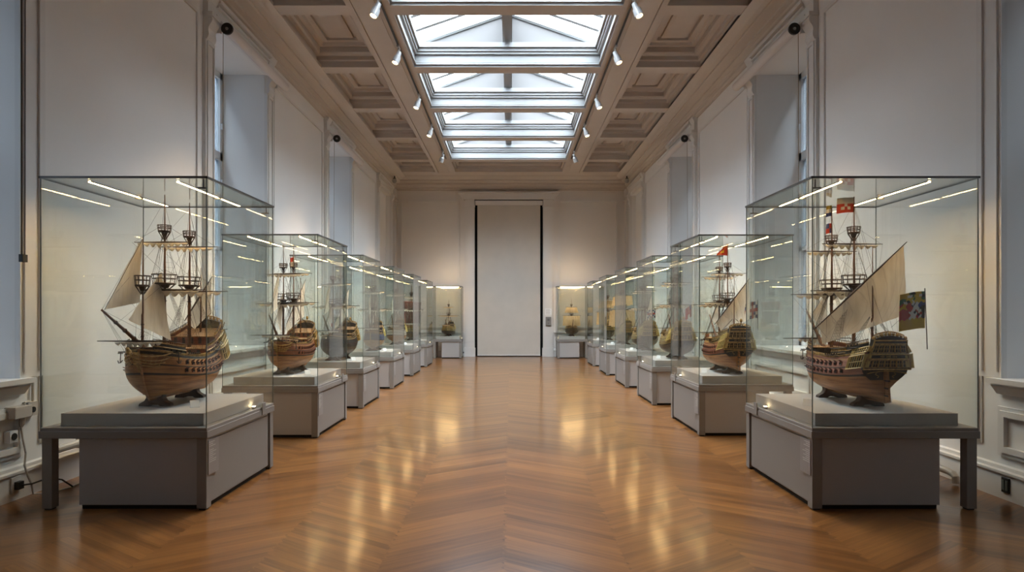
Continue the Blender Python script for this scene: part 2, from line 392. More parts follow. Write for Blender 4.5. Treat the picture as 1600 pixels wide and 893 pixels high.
rb = MB(); rb.box(CX-.085, CX+.085, yA, yZ, 6.40, ZR+.04); rb.build('ridge_beam', nmat('ridge_beam_paint', (.24,.235,.23), .6), sky)
for s in (-1, 1):
    g = MB(); n = Vector((s*(ZR-ZE), 0, HW)).normalized()*.012
    P = [Vector((CX, yA, ZR+.02)), Vector((CX, yZ, ZR+.02)), Vector((CX+s*(HW+.15), yZ, ZE-.03)), Vector((CX+s*(HW+.15), yA, ZE-.03))]
    g.add([p for p in P]+[p+n for p in P], [(0,1,2,3),(7,6,5,4),(0,4,5,1),(1,5,6,2),(2,6,7,3),(3,7,4,0)])
    g.build('glass_pane', SGLASS, sky)
    for i in range(NB):
        for yy in (Y1S[i]+.03, Y1S[i]+.17, Y1S[i]-.50, Y1S[i]-1.02, Y1S[i]-1.53):
            r_ = MB(); r_.tube([(CX, yy, ZR-.01), (CX+s*(HW+.1), yy, ZE-.035)], .03, 4); r_.build('rafter', SKYW, sky)
    e = MB(); e.box(CX+s*(HW-.02), CX+s*(HW+.2), yA, yZ, ZC+.40, ZE); e.build('eaves_plate', SKYW, sky)
bb = MB(); bb.box(CX-HW-.2, CX+HW+.2, YF-.2, yA, ZC+.55, ZC+.62); struct(bb.build('ceiling_infill', CEIL))
bb = MB(); bb.box(CX-HW-.7, CX+HW+.7, YE+.28, YE+.34, ZC+.3, ZR+.3); struct(bb.build('skylight_end_wall', GABLE))

# daylight portals: they only tell the renderer where the sky comes in
def portal(loc, rot, sx, sy):
    d = bpy.data.lights.new('daylight_portal', 'AREA'); d.shape = 'RECTANGLE'; d.size = sx; d.size_y = sy; d.cycles.is_portal = True
    o = bpy.data.objects.new('daylight_portal', d); COL.objects.link(o); o.location = loc; o.rotation_euler = rot
for i in range(NB): portal((CX, (Y0S[i]+Y1S[i])/2, ZC+.40), (0, 0, 0), 2*HW-.1, Y1S[i]-Y0S[i]-.06)
for s in (-1, 1):
    for (y0, y1) in WIN[:4]: portal((s*(WX+.64), (y0+y1)/2, (ZS+ZH)/2), (0, s*PI/2, 0), ZH-ZS, y1-y0)
# cornices
PROF = [(0,5.66),(.03,5.66),(.03,5.69),(.06,5.71),(.06,5.76),(.09,5.77),(.10,5.80),(.16,5.82),(.16,5.855),(.20,5.86),(.30,5.875),(.32,5.885),(.32,5.915),(.40,5.92),(.44,5.93),(.56,5.94),(.56,5.99),(0,5.99)]
for s, nm in ((-1, 'trim_1'), (1, 'trim_2')):
    b = MB(); b.prism([(s*(WX-d), z) for d, z in PROF], 'y', YF, YB); struct(b.build(nm, CORN))
b = MB(); b.prism([(YB-d*1.9, z) for d, z in PROF], 'x', -WX, WX); struct(b.build('trim_3', CEIL))

# skirting and wall beads
SK = [(0,0),(.035,0),(.035,.20),(.05,.205),(.05,.225),(.03,.235),(.025,.26),(0,.27)]
for s, nm in ((-1, 'baseboard_left'), (1, 'baseboard_right')):
    b = MB(); b.prism([(s*(WX-d), z) for d, z in SK], 'y', YF, YB); struct(b.build(nm, TRIM))
b = MB()
for (a, c) in ((-WX, -1.58), (1.45, WX)): b.prism([(YB-d, z) for d, z in SK], 'x', a, c)
struct(b.build('baseboard_back', BTRIM))
def bead(b, s, y0, y1, z0, z1, w=.05, d=.022):
    """a mitred raised frame on a side wall: outer fillet and inner round"""
    for (o, ww, dd) in ((0, w*.4, d*.6), (w*.4, w*.6, d)):
        a0, a1, c0, c1 = y0+o, y1-o, z0+o, z1-o
        for (p, q, u, v) in ((a0, a1, c0, c0+ww), (a0, a1, c1-ww, c1), (a0, a0+ww, c0+ww, c1-ww), (a1-ww, a1, c0+ww, c1-ww)):
            b.box(s*WX, s*(WX-dd), p, q, u, v)
def pilaster(b, s, y0, y1):
    b.box(s*WX, s*(WX-.045), y0, y1, ZS+.04, 5.06); b.box(s*WX, s*(WX-.062), y0+.03, y0+.055, 1.02, 5.04); b.box(s*WX, s*(WX-.062), y1-.055, y1-.03, 1.02, 5.04)
    b.box(s*WX, s*(WX-.062), y0+.055, y1-.055, 5.0, 5.04)
    # scrolled corbel and block
    pr = []
    for k in range(13):
        t = k/12; pr.append((s*(WX-.05-.06*math.sin(t*PI*.5)**1.5-.015*math.sin(t*PI*3)), 5.06+.30*t))
    b.prism(pr+[(s*WX, 5.36), (s*WX, 5.06)], 'y', y0+.02, y1-.02)
    b.box(s*WX, s*(WX-.13), y0, y1, 5.36, 5.41); b.box(s*WX, s*(WX-.07), y0+.01, y1-.01, 5.41, 5.58)
    b.prism([(s*WX,5.58),(s*(WX-.07),5.58),(s*(WX-.12),5.68),(s*WX,5.68)], 'y', y0, y1)
tn = 4
for s in (-1, 1):
    for (y0, y1) in WIN:
        b = MB(); pilaster(b, s, y0-.25, y0); pilaster(b, s, y1, min(y1+.25, YB-.06))
        # entablature over the opening
        b.box(s*WX, s*(WX-.05), y0, y1, 5.36, 5.45); b.box(s*WX, s*(WX-.08), y0, y1, 5.45, 5.48); b.box(s*WX, s*(WX-.06), y0, y1, 5.48, 5.57); b.box(s*WX, s*(WX-.10), y0, y1, 5.57, 5.60); b.box(s*WX, s*(WX-.13), y0, y1, 5.63, 5.68)
        struct(b.build('trim_%d' % tn, TRIM)); tn += 1
        # sill
        b = MB(); b.box(s*(WX+.70), s*(WX-.11), y0-.10, y1+.10, ZS-.0, ZS+.04); b.prism([(s*WX, ZS-.09),(s*(WX-.03), ZS-.09),(s*(WX-.08), ZS-.02),(s*(WX-.08), ZS),(s*WX, ZS)], 'y', y0-.07, y1+.07)
        bead(b, s, y0-.07, y1+.07, .34, .74, .08, .035)
        struct(b.build('trim_%d' % tn, TRIM)); tn += 1
    b = MB()
    for (y0, y1) in ((5.42, 8.18), (10.75, 13.58), (16.2, 18.95)):
        bead(b, s, y0, y1, .40, 5.36)
    struct(b.build('trim_%d' % tn, TRIM)); tn += 1
# windows (frame, glass) at the outer face
wn_ = 1
for s in (-1, 1):
    for (y0, y1) in WIN[:4]:
        w = bpy.data.objects.new('window_%d' % wn_, None); COL.objects.link(w); struct(w); wn_ += 1
        f = MB(); xa, xb = s*(WX+.68), s*(WX+.75)
        f.box(xa, xb, y0, y0+.09, ZS, ZH); f.box(xa, xb, y1-.09, y1, ZS, ZH); f.box(xa, xb, y0, y1, ZS, ZS+.1); f.box(xa, xb, y0, y1, ZH-.1, ZH)
        f.box(xa, xb, y0, y1, 3.95, 4.08); f.box(xa, xb, (y0+y1)/2-.05, (y0+y1)/2+.05, ZS, ZH); f.box(xa, xb, y0, y1, 2.5, 2.56)
        for zz in (1.2, 2.9, 3.6, 4.5): f.cbox((s*(WX+.665), y1-.06, zz), (.03, .03, .09))
        f.build('window_frame', WHITE, w)
        g = MB(); g.box(s*(WX+.71), s*(WX+.716), y0+.05, y1-.05, ZS+.05, ZH-.05); g.build('window_pane', WGLASS, w)
for sd, nm, mt in ((-1, 'wall_sky_block_left', BLOCKL), (1, 'wall_sky_block_right', BLOCKR)):  # unseen walls added outside to block high sky from the windows
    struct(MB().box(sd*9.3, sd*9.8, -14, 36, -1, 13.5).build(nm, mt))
# back wall dressings
b = MB()
for (x0, x1) in ((-1.56, -1.235), (1.105, 1.43)):
    b.box(x0, x1, YB-.09, YB, 0, 5.15); b.box(x0+.05, x1-.05, YB-.105, YB, .5, 5.0); b.box(x0-.02, x1+.02, YB-.12, YB, 5.10, 5.16)
    b.box(x0, x1, YB-.10, YB, 5.16, 5.34); b.box(x0-.03, x1+.03, YB-.12, YB, 0, .3)
b.prism([(-1.60,5.34),(1.47,5.34),(1.62,5.55),(-1.75,5.55)], 'y', YB-.14, YB); b.box(-1.78, 1.65, YB-.22, YB, 5.55, 5.60); b.box(-1.235, 1.105, YB-.16, YB, 5.34, 5.42)
struct(b.build('trim_40', BTRIM))
b = MB()
def bbead(b, x0, x1, z0, z1, w=.05, d=.03):
    for (o, ww, dd) in ((0, w*.4, d*.6), (w*.4, w*.6, d)):
        a0, a1, c0, c1 = x0+o, x1-o, z0+o, z1-o
        for (p, q, u, v) in ((a0, a1, c0, c0+ww), (a0, a1, c1-ww, c1), (a0, a0+ww, c0+ww, c1-ww), (a1-ww, a1, c0+ww, c1-ww)):
            b.box(p, q, YB-dd, YB, u, v)
bbead(b, -3.80, -1.74, .95, 5.36, .08, .05); bbead(b, 1.62, 3.68, .95, 5.36, .08, .05)
for (x0, x1) in ((-WX, -1.6), (1.47, WX)):
    b.box(x0, x1, YB-.07, YB, .80, .85); b.box(x0, x1, YB-.035, YB, .72, .80)
    n = 4; w = (x1-x0)/n
    for k in range(n): bbead(b, x0+k*w+.06, x0+(k+1)*w-.06, .34, .66, .04)
struct(b.build('trim_41', BTRIM))
for s, nm in ((-1, 'trim_42'), (1, 'trim_43')):
    b = MB(); b.box(s*WX, s*(WX-.10), YB-.28, YB, 0, 5.30); b.box(s*WX, s*(WX-.16), YB-.34, YB, 5.30, 5.38); b.box(s*WX, s*(WX-.12), YB-.30, YB, 5.38, 5.68); struct(b.build(nm, BTRIM))
# door blind
t = thing('door_blind', 'tall pale roller blind drawn down over the doorway in the end wall', 'blind', (-.065, YB-.05, 0))
b = MB(); b.box(-1.075, 1.075, .04, .046, .06, 5.2); b.build('blind_fabric', BLINDF, t)
b = MB(); b.box(-1.075, 1.075, .03, .056, .03, .065); b.build('bottom_bar', BTRIM, t)
b = MB(); b.box(-1.15, 1.15, -.06, .07, 5.17, 5.31); b.build('roller_cassette', BTRIM, t)
b = MB()
for s in (-1, 1): b.box(s*1.145, s*1.162, .03, .075, .0, 5.2)
b.build('guide_rail', BLACK, t)

# ------------------------------------------------------------------ display cases
def make_case(s, xc, y0, w, d, ztop, label, sign=True, across=False):
    """near edge y0, depth d, width w; aisle side is -s."""
    t = thing('display_case', label, 'display case', (xc, y0+d/2, 0), 0, 'glass display cases')
    X = lambda u: -s*u                # u: + towards the aisle
    hw, hd = w/2, d/2
    b = MB(); b.box(X(-hw), X(hw), -hd, hd, .545, .60); b.box(X(-hw+.006), X(hw-.006), -hd+.006, hd-.006, .60, .625); b.build('case_top', CASEG, t, mod=.003)
    b = MB(); b.box(X(-hw+.10), X(hw-.075), -hd+.10, hd-.08, .625, .722); b.build('plinth', PLINTH, t, mod=.003)
    b = MB(); b.box(X(-hw+.29), X(hw-.03), -hd+.03, hd-.10, .035, .545); b.box(X(-hw+.30), X(hw-.04), -hd+.05, hd-.12, .0, .035, 1); b.build('base_cabinet', [CASEP, DARK], t)
    b = MB(); b.box(X(hw-.03), X(hw-.018), -hd+.085, hd-.12, .045, .52); b.build('cabinet_door', CASEG, t, mod=.002)
    for (u, v) in ((hw-.01, -hd+.01), (hw-.01, hd-.01), (-hw+.02, -hd+.01), (-hw+.02, hd-.01)):
        b = MB(); su = -1 if u > 0 else 1; sv = 1 if v < 0 else -1
        b.box(X(u), X(u+su*.075), v, v+sv*.075, .012, .545); b.box(X(u+su*.012), X(u+su*.063), v+sv*.012, v+sv*.063, 0, .012, 1); b.build('leg', [CASEG, BLACK], t)
    g = .008
    for (nm, x0, x1, ya, yb) in (('front_pane', -hw+.012, hw-.012, -hd+.012, -hd+.012+g), ('rear_pane', -hw+.012, hw-.012, hd-.012-g, hd-.012),
                       ('wall_side_pane', -hw+.012, -hw+.012+g, -hd+.021, hd-.021), ('aisle_side_pane', hw-.012-g, hw-.012, -hd+.021, hd-.021)):
        b = MB(); b.box(X(x0), X(x1), ya, yb, .612, ztop-.014); b.build(nm, CGLASS, t)
    b = MB(); b.box(X(-hw+.012), X(hw-.012), -hd+.012, hd-.012, ztop-.012, ztop-.004); b.build('top_pane', CGLASS, t)
    b = MB(); e = .013
    for (x0, x1, ya, yb) in ((-hw, hw, -hd, -hd+e), (-hw, hw, hd-e, hd), (-hw, -hw+e, -hd, hd), (hw-e, hw, -hd, hd)): b.box(X(x0), X(x1), ya, yb, ztop-.016, ztop)
    b.build('top_rim', CMETAL, t)
    for (u, v) in ((-1,-1), (1,-1), (-1,1), (1,1)):
        b = MB(); b.cbox((X(u*(hw-.011)), v*(hd-.011), (.615+ztop-.016)/2), (.0065, .0065, ztop-.016-.615)); b.build('corner_seal', SEAM, t)
    for v in (-1, 1):
        b = MB(); b.box(X(hw-.06), X(hw-.052), v*(hd-.06)-.004, v*(hd-.06)+.004, ztop-.075, ztop-.014); b.box(X(hw-.10), X(hw-.03), v*(hd-.06)-.006, v*(hd-.06)+.006, ztop-.085, ztop-.073); b.build('hinge_clip', CMETAL, t)
    if across:
        b = MB(); b.box(-hw+.10, hw-.10, -hd+.10, -hd+.104, ztop-.018, ztop-.0125); b.box(-hw+.10, hw-.10, -hd+.130, -hd+.134, ztop-.018, ztop-.0125); h = b.build('strip_light', CMETAL, t)
        b = MB(); b.box(-hw+.11, hw-.11, -hd+.1045, -hd+.1295, ztop-.036, ztop-.014); b.build('light_diffuser', STRIP, h)
        for q in (-1, 1): b = MB(); b.cbox((q*(hw-.13), -hd+.117, ztop-.032), (.05, .05, .012)); b.build('light_clip', CMETAL, h)
    for u in (() if across else (-.27*w, .27*w)):
        b = MB(); b.box(X(u-.014), X(u-.011), -hd+.14, hd-.10, ztop-.019, ztop-.0125); b.box(X(u+.011), X(u+.014), -hd+.14, hd-.10, ztop-.019, ztop-.0125); b.box(X(u-.014), X(u+.014), -hd+.14, hd-.10, ztop-.0145, ztop-.0125); h = b.build('strip_light', CMETAL, t)
        b = MB(); b.box(X(u-.011), X(u+.011), -hd+.145, hd-.105, ztop-.0175, ztop-.0150); b.build('light_diffuser', STRIP, h)
        b = MB(); b.cbox((X(u), .12, ztop-.026), (.06, .03, .012)); b.build('light_clip', CMETAL, h)
    # glowing ledge stub added to imitate a strip-light glint, lock plate, text panel
    b = MB(); b.cbox((X(hw-.045), .22*d, .634), (.022, .05, .018)); lp = b.build('ledge_glow_stub', CMETAL, t)
    b = MB(); b.cbox((X(hw-.045), .22*d, .645), (.016, .034, .004)); b.build('glow_face', LEDGE_GLOW, lp)
    b = MB(); b.box(X(hw), X(hw+.008), .27*d, .27*d+.075, .555, .665); b.build('lock_plate', CASEG, t, mod=.002)
    if sign:
        b = MB(); b.box(X(hw-.012), X(hw-.004), -hd+.03, -hd+.20, .26, .525); p = b.build('text_panel', LABELP, t)
        b = MB(); rr = random.Random(int(y0*10))
        for k in range(11):
            if k in (3,): continue
            z = .505-.015*k; L_ = rr.uniform(.05, .115)
            b.box(X(hw-.004), X(hw-.0032), -hd+.045, -hd+.045+L_, z, z+.004)
        b.build('printed_lines', INK, p)
    return t
LX = -2.30; RX = 2.28
CASES = []
yl = [4.85, 7.65, 10.0, 12.6, 15.15, 17.65]; tl = [2.535, 2.44, 2.405, 2.414, 2.414, 2.40]
yr = [4.85, 7.77, 10.34, 12.77, 15.3, 17.86]; tr = [2.535, 2.45, 2.425, 2.407, 2.40, 2.39]
DL = ['nearest left, holding the big bow-on galleon', 'second on the left, behind the big bow-on galleon', 'third along the left, holding the black-hulled ship', 'fourth along the left, holding the blue-sided ship',
      'fifth along the left, holding the pale-banded ship', 'sixth along the left, holding the red-sailed vessel']
DR = ['nearest right, holding the big stern-on galleon', 'second on the right, holding the red-flagged galleon', 'third along the right, holding the red-ensign olive ship', 'fourth along the right, holding the blue-ensign olive ship',
      'fifth along the right, holding the big tan-sailed ship', 'sixth along the right, last before the end wall']
for i in range(6):
    w = 1.28 if i == 0 else 1.16
    make_case(-1, LX-w/2, yl[i], w, 1.38 if i < 2 else 1.28, tl[i], 'glass case on grey base, '+DL[i])
    make_case(1, RX+w/2, yr[i], w, 1.38 if i < 2 else 1.28, tr[i], 'glass case on grey base, '+DR[i])
make_case(-1, -2.08, 20.96, .95, .74, 2.37, 'glass case against the end wall left of the doorway, holding a small round ship', sign=False, across=True)
make_case(1, 2.03, 20.96, 1.02, .74, 2.37, 'glass case against the end wall right of the doorway, holding a two-sailed ship', sign=False, across=True)

# ------------------------------------------------------------------ model ships
def smooth(e): e = max(0., min(1., e)); return e*e*(3-2*e)
class Hull:
    def __init__(s, L=1.0, B=.27, zk=.075, zw=.405, stern=.10, bow=.05): s.L, s.B, s.zk, s.zw, s.stern, s.bow = L, B, zk, zw, stern, bow
    def top(s, t):
        z = s.zw
        if t > .45: z += s.bow*((t-.45)/.55)**2
        else: z += s.stern*((.45-t)/.45)**1.7
        return z
    def p(s, t, f, sd=1):
        ys = -.5-.05*max(0, f-.5); yb = .36+.15*max(f, 0)**.6
        y = (ys+(yb-ys)*t)*s.L
        fm = .52
        S = (1-(1-min(f/fm, 1))**2.5)**.62 if f < fm else 1-.20*((f-fm)/(1-fm))**1.3
        tb = .50+.14*min(f, 1); W = 1.
        if t > tb: e = (t-tb)/(1-tb); W = max(0., 1-e**2.3)**.55
        if t < .42:
            e = (.42-t)/.42; w0 = .05+.67*smooth((f-.12)/.52); W *= 1-(1-w0)*e**1.9
        b = max(.010, s.B*S*W)
        return Vector((sd*b, y, s.zk+(s.top(t)-s.zk)*f))
    def nrm(s, t, f, sd):
        a = s.p(t+.01, f, sd)-s.p(t-.01, f, sd); c = s.p(t, f+.01, sd)-s.p(t, f-.01, sd)
        n = a.cross(c).normalized(); return n if n.x*sd > 0 else -n
def step(t): # bulwark height above the sheer
    return None
_cache = {}
def gun_port_mesh(lid, key):
    if key in _cache: return _cache[key]
    b = MB(); q = .0125
    b.box(-q, q, -q, q, -.004, .003, 0)                       # dark opening (local z = outward, y = up)
    b.box(-q-.003, q+.003, -q-.003, -q, -.003, .005, 1); b.box(-q-.003, -q, -q, q, -.003, .005, 1); b.box(q, q+.003, -q, q, -.003, .005, 1)
    b.add([(-q-.002, q, .002), (q+.002, q, .002), (q+.002, q+.010, .024), (-q-.002, q+.010, .024), (-q-.002, q+.003, .001), (q+.002, q+.003, .001), (q+.002, q+.013, .023), (-q-.002, q+.013, .023)],
          [(0,1,2,3),(7,6,5,4),(0,4,5,1),(1,5,6,2),(2,6,7,3),(3,7,4,0)], 2)
    b.tube([(0,0,-.003),(0,0,.020)], [.0055,.004], 6, 0)
    _cache[key] = b.mesh('gun_port', [SBLACK, REDW if lid is not SRED else SRED, lid]); return _cache[key]

def furled(b, half, z, y, m=0, thick=.008, drop=.034, n=26, seed=1, front=.012):
    """cloth gathered under a yard, hanging in shallow scallops"""
    rr = random.Random(seed); sw = 8
    def fn(u, v):
        x = (u-.5)*2*half*.94; sc = abs(math.sin(u*PI*sw)); env = .45+.55*math.sin(PI*min(1, max(0, u)))
        a = v*2*PI; h = (thick*.55+drop*sc*env*.55)
        zz = z-.008-h+h*math.cos(a)*(1.0+.08*math.sin(u*90)); yy = y+front+(thick*.55)*math.sin(a)*(1+.2*math.sin(u*47+seed))
        return (x, yy, zz)
    b.grid(fn, 84, 8, m)
def sailgrid(b, P, bulge=(.05,0,0), n=10, m=0):
    A, B_, D, E = [Vector(p) for p in P]; bv = Vector(bulge)
    def fn(u, v):
        p = (A*(1-u)+B_*u)*(1-v)+(E*(1-u)+D*u)*v
        return p+bv*math.sin(PI*min(1, u*.9+.05))*math.sin(PI*min(1, v*.9+.05))+Vector((.004*math.sin(u*23+v*5), .003*math.sin(v*19), 0))
    b.grid(fn, n, n, m)
def flag_mesh(name, parent, P0, dirv, w, h, cells, mats, wave=.012, down=(0,0,-1), taper=0):
    """cells: rows of material keys, top row first"""
    b = MB(); rows = len(cells); cols = len(cells[0]); d = Vector(dirv).normalized(); P0 = Vector(P0); dn = Vector(down)
    side = d.cross(Vector((0,0,1))).normalized(); k = 3
    keys = sorted({c for r in cells for c in r})
    for r in range(rows):
        for c in range(cols):
            for i in range(k):
                for j in range(k):
                    def pt(a, e):
                        u = (c+a/k)/cols; v = (r+e/k)/rows
                        if cols > 6: u, v = u+.42/cols*math.sin(v*37+1)*math.sin(PI*u), v+.40/rows*math.sin(u*33)*math.sin(PI*v)
                        return P0+d*(u*w)+dn*(h*(v*(1-taper*u)+taper*u*.85)+.10*h*u*u)+side*(wave*math.sin(u*6.5+v*1.2)*u**.5)
                    b.add([pt(i, j), pt(i+1, j), pt(i+1, j+1), pt(i, j+1)], [(0,1,2,3)], keys.index(cells[r][c]))
    return b.build(name, [FLAGC[x] for x in keys], parent, fix=False)

def make_ship(label, loc, rz, sc=1.0, o=None):
    D = dict(low=HULLW, mid=REDW, up=SBLACK, band=SBLACK, castle=REDW, rail=GOLD, det=True, stern=.10, poop=.11, lid=SRED, masts='fmz', jib=None, stay=None, lateen=True, yard_low=.37, yard_up=.27,
             square=None, furl=CANVAS, spar=SPAR, ports=True, gal=YELL, sprit=True, B=.27, mast_h=(1.74, 1.78, 1.32), flags={}, ensign=None, bow_mast=False, redsail=False, trans=None)
    D.update(o or {}); det = D['det']
    t = thing('model_ship', label, 'model ship', loc, rz, 'model ships in the cases'); t.scale = (sc, sc, sc)
    H = Hull(1.0, D['B'], stern=D['stern'], bow=D.get('bow', .05))
    F = [0,.03,.08,.15,.23,.32,.41,.485,.53,.58,.64,.69,.715,.76,.82,.885,.905,.945,.965,1.0]
    def fm(f):
        if f < .485: return 0
        if f < .53: return 1
        if f < .69: return 2
        if f < .715: return 1
        if f < .885: return 2
        if f < .905: return 3
        if f < .965: return 4
        return 3
    NT = 30; b = MB()
    for sd in (1, -1):
        vs = [H.p(i/NT, f, sd) for f in F for i in range(NT+1)]
        base = len(b.v); b.v += [tuple(v) for v in vs]
        for j in range(len(F)-1):
            for i in range(NT):
                a = base+j*(NT+1)+i; b.f.append([a, a+1, a+NT+2, a+NT+1]); b.m.append(fm((F[j]+F[j+1])/2))
    n1 = (NT+1)*len(F)
    for j in range(len(F)-1):
        a = j*(NT+1); b.f.append([a, a+NT+1, n1+a+NT+1, n1+a]); b.m.append(1 if .4 < F[j] < .66 else 0 if F[j] <= .4 else 2)
        a = j*(NT+1)+NT; b.f.append([a, a+NT+1, n1+a+NT+1, n1+a]); b.m.append(fm((F[j]+F[j+1])/2))
    for i in range(NT): b.f.append([i, i+1, n1+i+1, n1+i]); b.m.append(0)
    b.build('hull', [D['low'], D['band'], D['mid'], D['rail'], D['up']], t, smooth=True)
    # decks
    def deck(nm, t0, t1, dz, f=1.0, n=10, mat=DECKW):
        k = MB()
        L_ = [H.p(t0+(t1-t0)*i/n, f, -1)*1 for i in range(n+1)]; R_ = [H.p(t0+(t1-t0)*i/n, f, 1) for i in range(n+1)]
        zs = [v.z+dz for v in L_]
        for i in range(n):
            x0, x1 = R_[i].x-.006, R_[i+1].x-.006
            q = [(-x0, L_[i].y, zs[i]), (x0, L_[i].y, zs[i]), (x1, L_[i+1].y, zs[i+1]), (-x1, L_[i+1].y, zs[i+1])]
            k.add(q+[(a, c, z-.008) for a, c, z in q], [(0,1,2,3),(7,6,5,4),(0,4,5,1),(1,5,6,2),(2,6,7,3),(3,7,4,0)])
        return k.build(nm, mat, t)
    deck('main_deck', .02, .97, -.035)
    deck('forecastle_deck', .74, .96, .025); deck('quarterdeck', .0, .40, .03); deck('poop_deck', .0, .22, D['poop']-.03)
    # bulwarks with rails: stepped castles
    segs = [(.0, .22, D['poop']), (.22, .41, D['poop']*.55), (.41, .73, .012), (.73, .965, .062)]
    for (t0, t1, h) in segs:
        k = MB(); n = 8
        for sd in (1, -1):
            A = [H.p(t0+(t1-t0)*i/n, 1.0, sd) for i in range(n+1)]
            for i in range(n):
                p, q = A[i], A[i+1]; tk = .008*sd; tin = -.10*h*sd
                v = [p, q, q+Vector((tin, 0, h)), p+Vector((tin, 0, h))]; w_ = [x-Vector((tk, 0, 0)) for x in v]
                k.add(v+w_, [(0,1,2,3),(7,6,5,4),(0,4,5,1),(2,6,7,3)], 0)
            k.tube([A[i]+Vector((-.10*h*sd, 0, h)) for i in range(n+1)], .0055, 5, 1)
            if h > .03: k.tube([A[i]+Vector((-.05*h*sd+.003*sd, 0, h*.5)) for i in range(n+1)], .0035, 4, 1)
            k.tube([A[i]+Vector((.003*sd, 0, .002)) for i in range(n+1)], .005, 5, 1)
            # balustrade above
            if h > .03 and det:
                for i in range(n*2+1):
                    p = H.p(t0+(t1-t0)*i/(n*2), 1.0, sd)+Vector((-.10*h*sd, 0, h)); k.tube([p, p+Vector((0, 0, .022))], .0028, 4, 1)
                k.tube([A[i]+Vector((-.10*h*sd, 0, h+.024)) for i in range(n+1)], .0032, 4, 2)
                for i in range(0, n*2, 3):
                    f2 = .25; p = H.p(t0+(t1-t0)*(i+.5)/(n*2), 1.0, sd)+Vector((-.03*h*sd+.002*sd, 0, h*.28)); k.cbox(p, (.006, .013, min(.018, h*.3)), 3)
        k.build('bulwark', [D['castle'] if t0 < .5 else D['up'], D['rail'], SPARD, PANE], t)
    # bulkheads
    for (tt, z0, z1) in ((.405, -.03, .05), (.22, .03, D['poop']-.01), (.735, -.03, .045)):
        p = H.p(tt, 1.0, 1); k = MB(); k.box(-p.x+.008, p.x-.008, p.y-.004, p.y+.004, p.z+z0, p.z+z1)
        for i in range(-2, 3): k.box(i*p.x*.34-.014, i*p.x*.34+.014, p.y-.007, p.y+.007, p.z+z0+.015, p.z+z1-.012, 1)
        k.box(-p.x+.008, p.x-.008, p.y-.008, p.y+.008, p.z+z1-.006, p.z+z1, 2)
        k.build('bulkhead', [D['castle'], SBLACK, D['rail']], t)
    # keel, stem, rudder
    k = MB(); k.box(-.009, .009, -.50, .37, .055, .08)
    k.tube([(0, .35, .066)]+[H.p(1.0, f, 0)+Vector((0, .008, 0)) for f in (.02,.06,.12,.2,.3,.42,.56,.7,.85,1.0)], .011, 6)
    k.box(-.009, .009, -.515, -.49, .055, H.p(0,.62).z); k.build('keel', D['low'] if D['low'] is not HULLD else SPARD, t)
    k = MB(); k.prism([(-.52,.058),(-.575,.07),(-.56,.18),(-.545,.31),(-.52,.31)], 'x', -.007, .007)
    for z in (.11,.17,.23): k.box(-.009, .009, -.56, -.50, z, z+.012, 1)
    k.build('rudder', [D['low'], SBLACK], t)
    # cradle
    for y in (-.27, .27):
        k = MB(); tt = (y+.5)/.9
        poly = [(-.135,0),(-.05,0),(-.035,.012),(.035,.012),(.05,0),(.135,0),(.13,.02),(.085,.045),(.07,.07),(.075,.105)]
        hb = [H.p(tt, f).x for f in (.10,)][0]
        poly += [(.05, .078), (.012, .056), (-.012, .056), (-.05, .078), (-.075,.105),(-.07,.07),(-.085,.045),(-.13,.02)]
        k.prism(poly, 'y', y-.03, y+.03); k.build('cradle', CRADLE, t, mod=.003)
    # stern transom and galleries
    p6 = H.p(0, .62); p1 = H.p(0, 1.0); hp_ = D['poop']; tm = D['trans'] or SBLACK
    zA, zB, zT = p6.z, p1.z, p1.z+hp_+.02; wA, wB = p6.x*1.02, p1.x*.98; ya, yb, yt = p6.y-.02, p1.y-.03, p1.y-.05
    def tr(u, v):  # u -1..1, v 0..1 on the raked board
        z = zA+(zT-zA)*v; w = wA+(wB*.86-wA)*smooth(v*1.05); return Vector((u*w, ya+(yt-ya)*v, z))
    k = MB(); N = 10
    ring = [tr(-1, i/N) for i in range(N+1)]+[tr(u/5, 1)+Vector((0,0,.03*(1-(u/5)**2))) for u in range(-4, 5)]+[tr(1, 1-i/N) for i in range(N+1)]
    n = len(ring); k.add([q+Vector((0, .0, 0)) for q in ring]+[q+Vector((0, .05, 0)) for q in ring], [tuple(range(n)), tuple(range(2*n-1, n-1, -1))]+[(i, (i+1)%n, (i+1)%n+n, i+n) for i in range(n)])
    st = k.build('transom', tm, t)
    k = MB()
    for v in (.02, .36, .52, .86, .97): k.tube([tr(u/6, v)+Vector((0, -.008-.012*(1-(u/6)**2), 0)) for u in range(-6, 7)], .006 if v not in (.52, .36) else .0075, 5)
    for sd in (-1, 1): k.tube([tr(sd, v/8)+Vector((0, -.006, 0)) for v in range(9)], .007, 5)
    for u in range(-4, 5):
        c_ = tr(u/4*.97, 1.0); z = c_.z+.03*(1-(u/4)**2); k.ball((c_.x, c_.y+.01, z+.012), .013 if u % 2 else .017, 0, 6)
    for u in range(-8, 9): q = tr(u/8*.93, 1.0)+Vector((0, .02, .03*(1-(u/8)**2))); k.tube([q, q+Vector((0, 0, .03))], .0035, 4)
    k.tube([tr(u/6*.95, 1.0)+Vector((0, .02, .062-.03*(u/6)**2)) for u in range(-6, 7)], .005, 5)
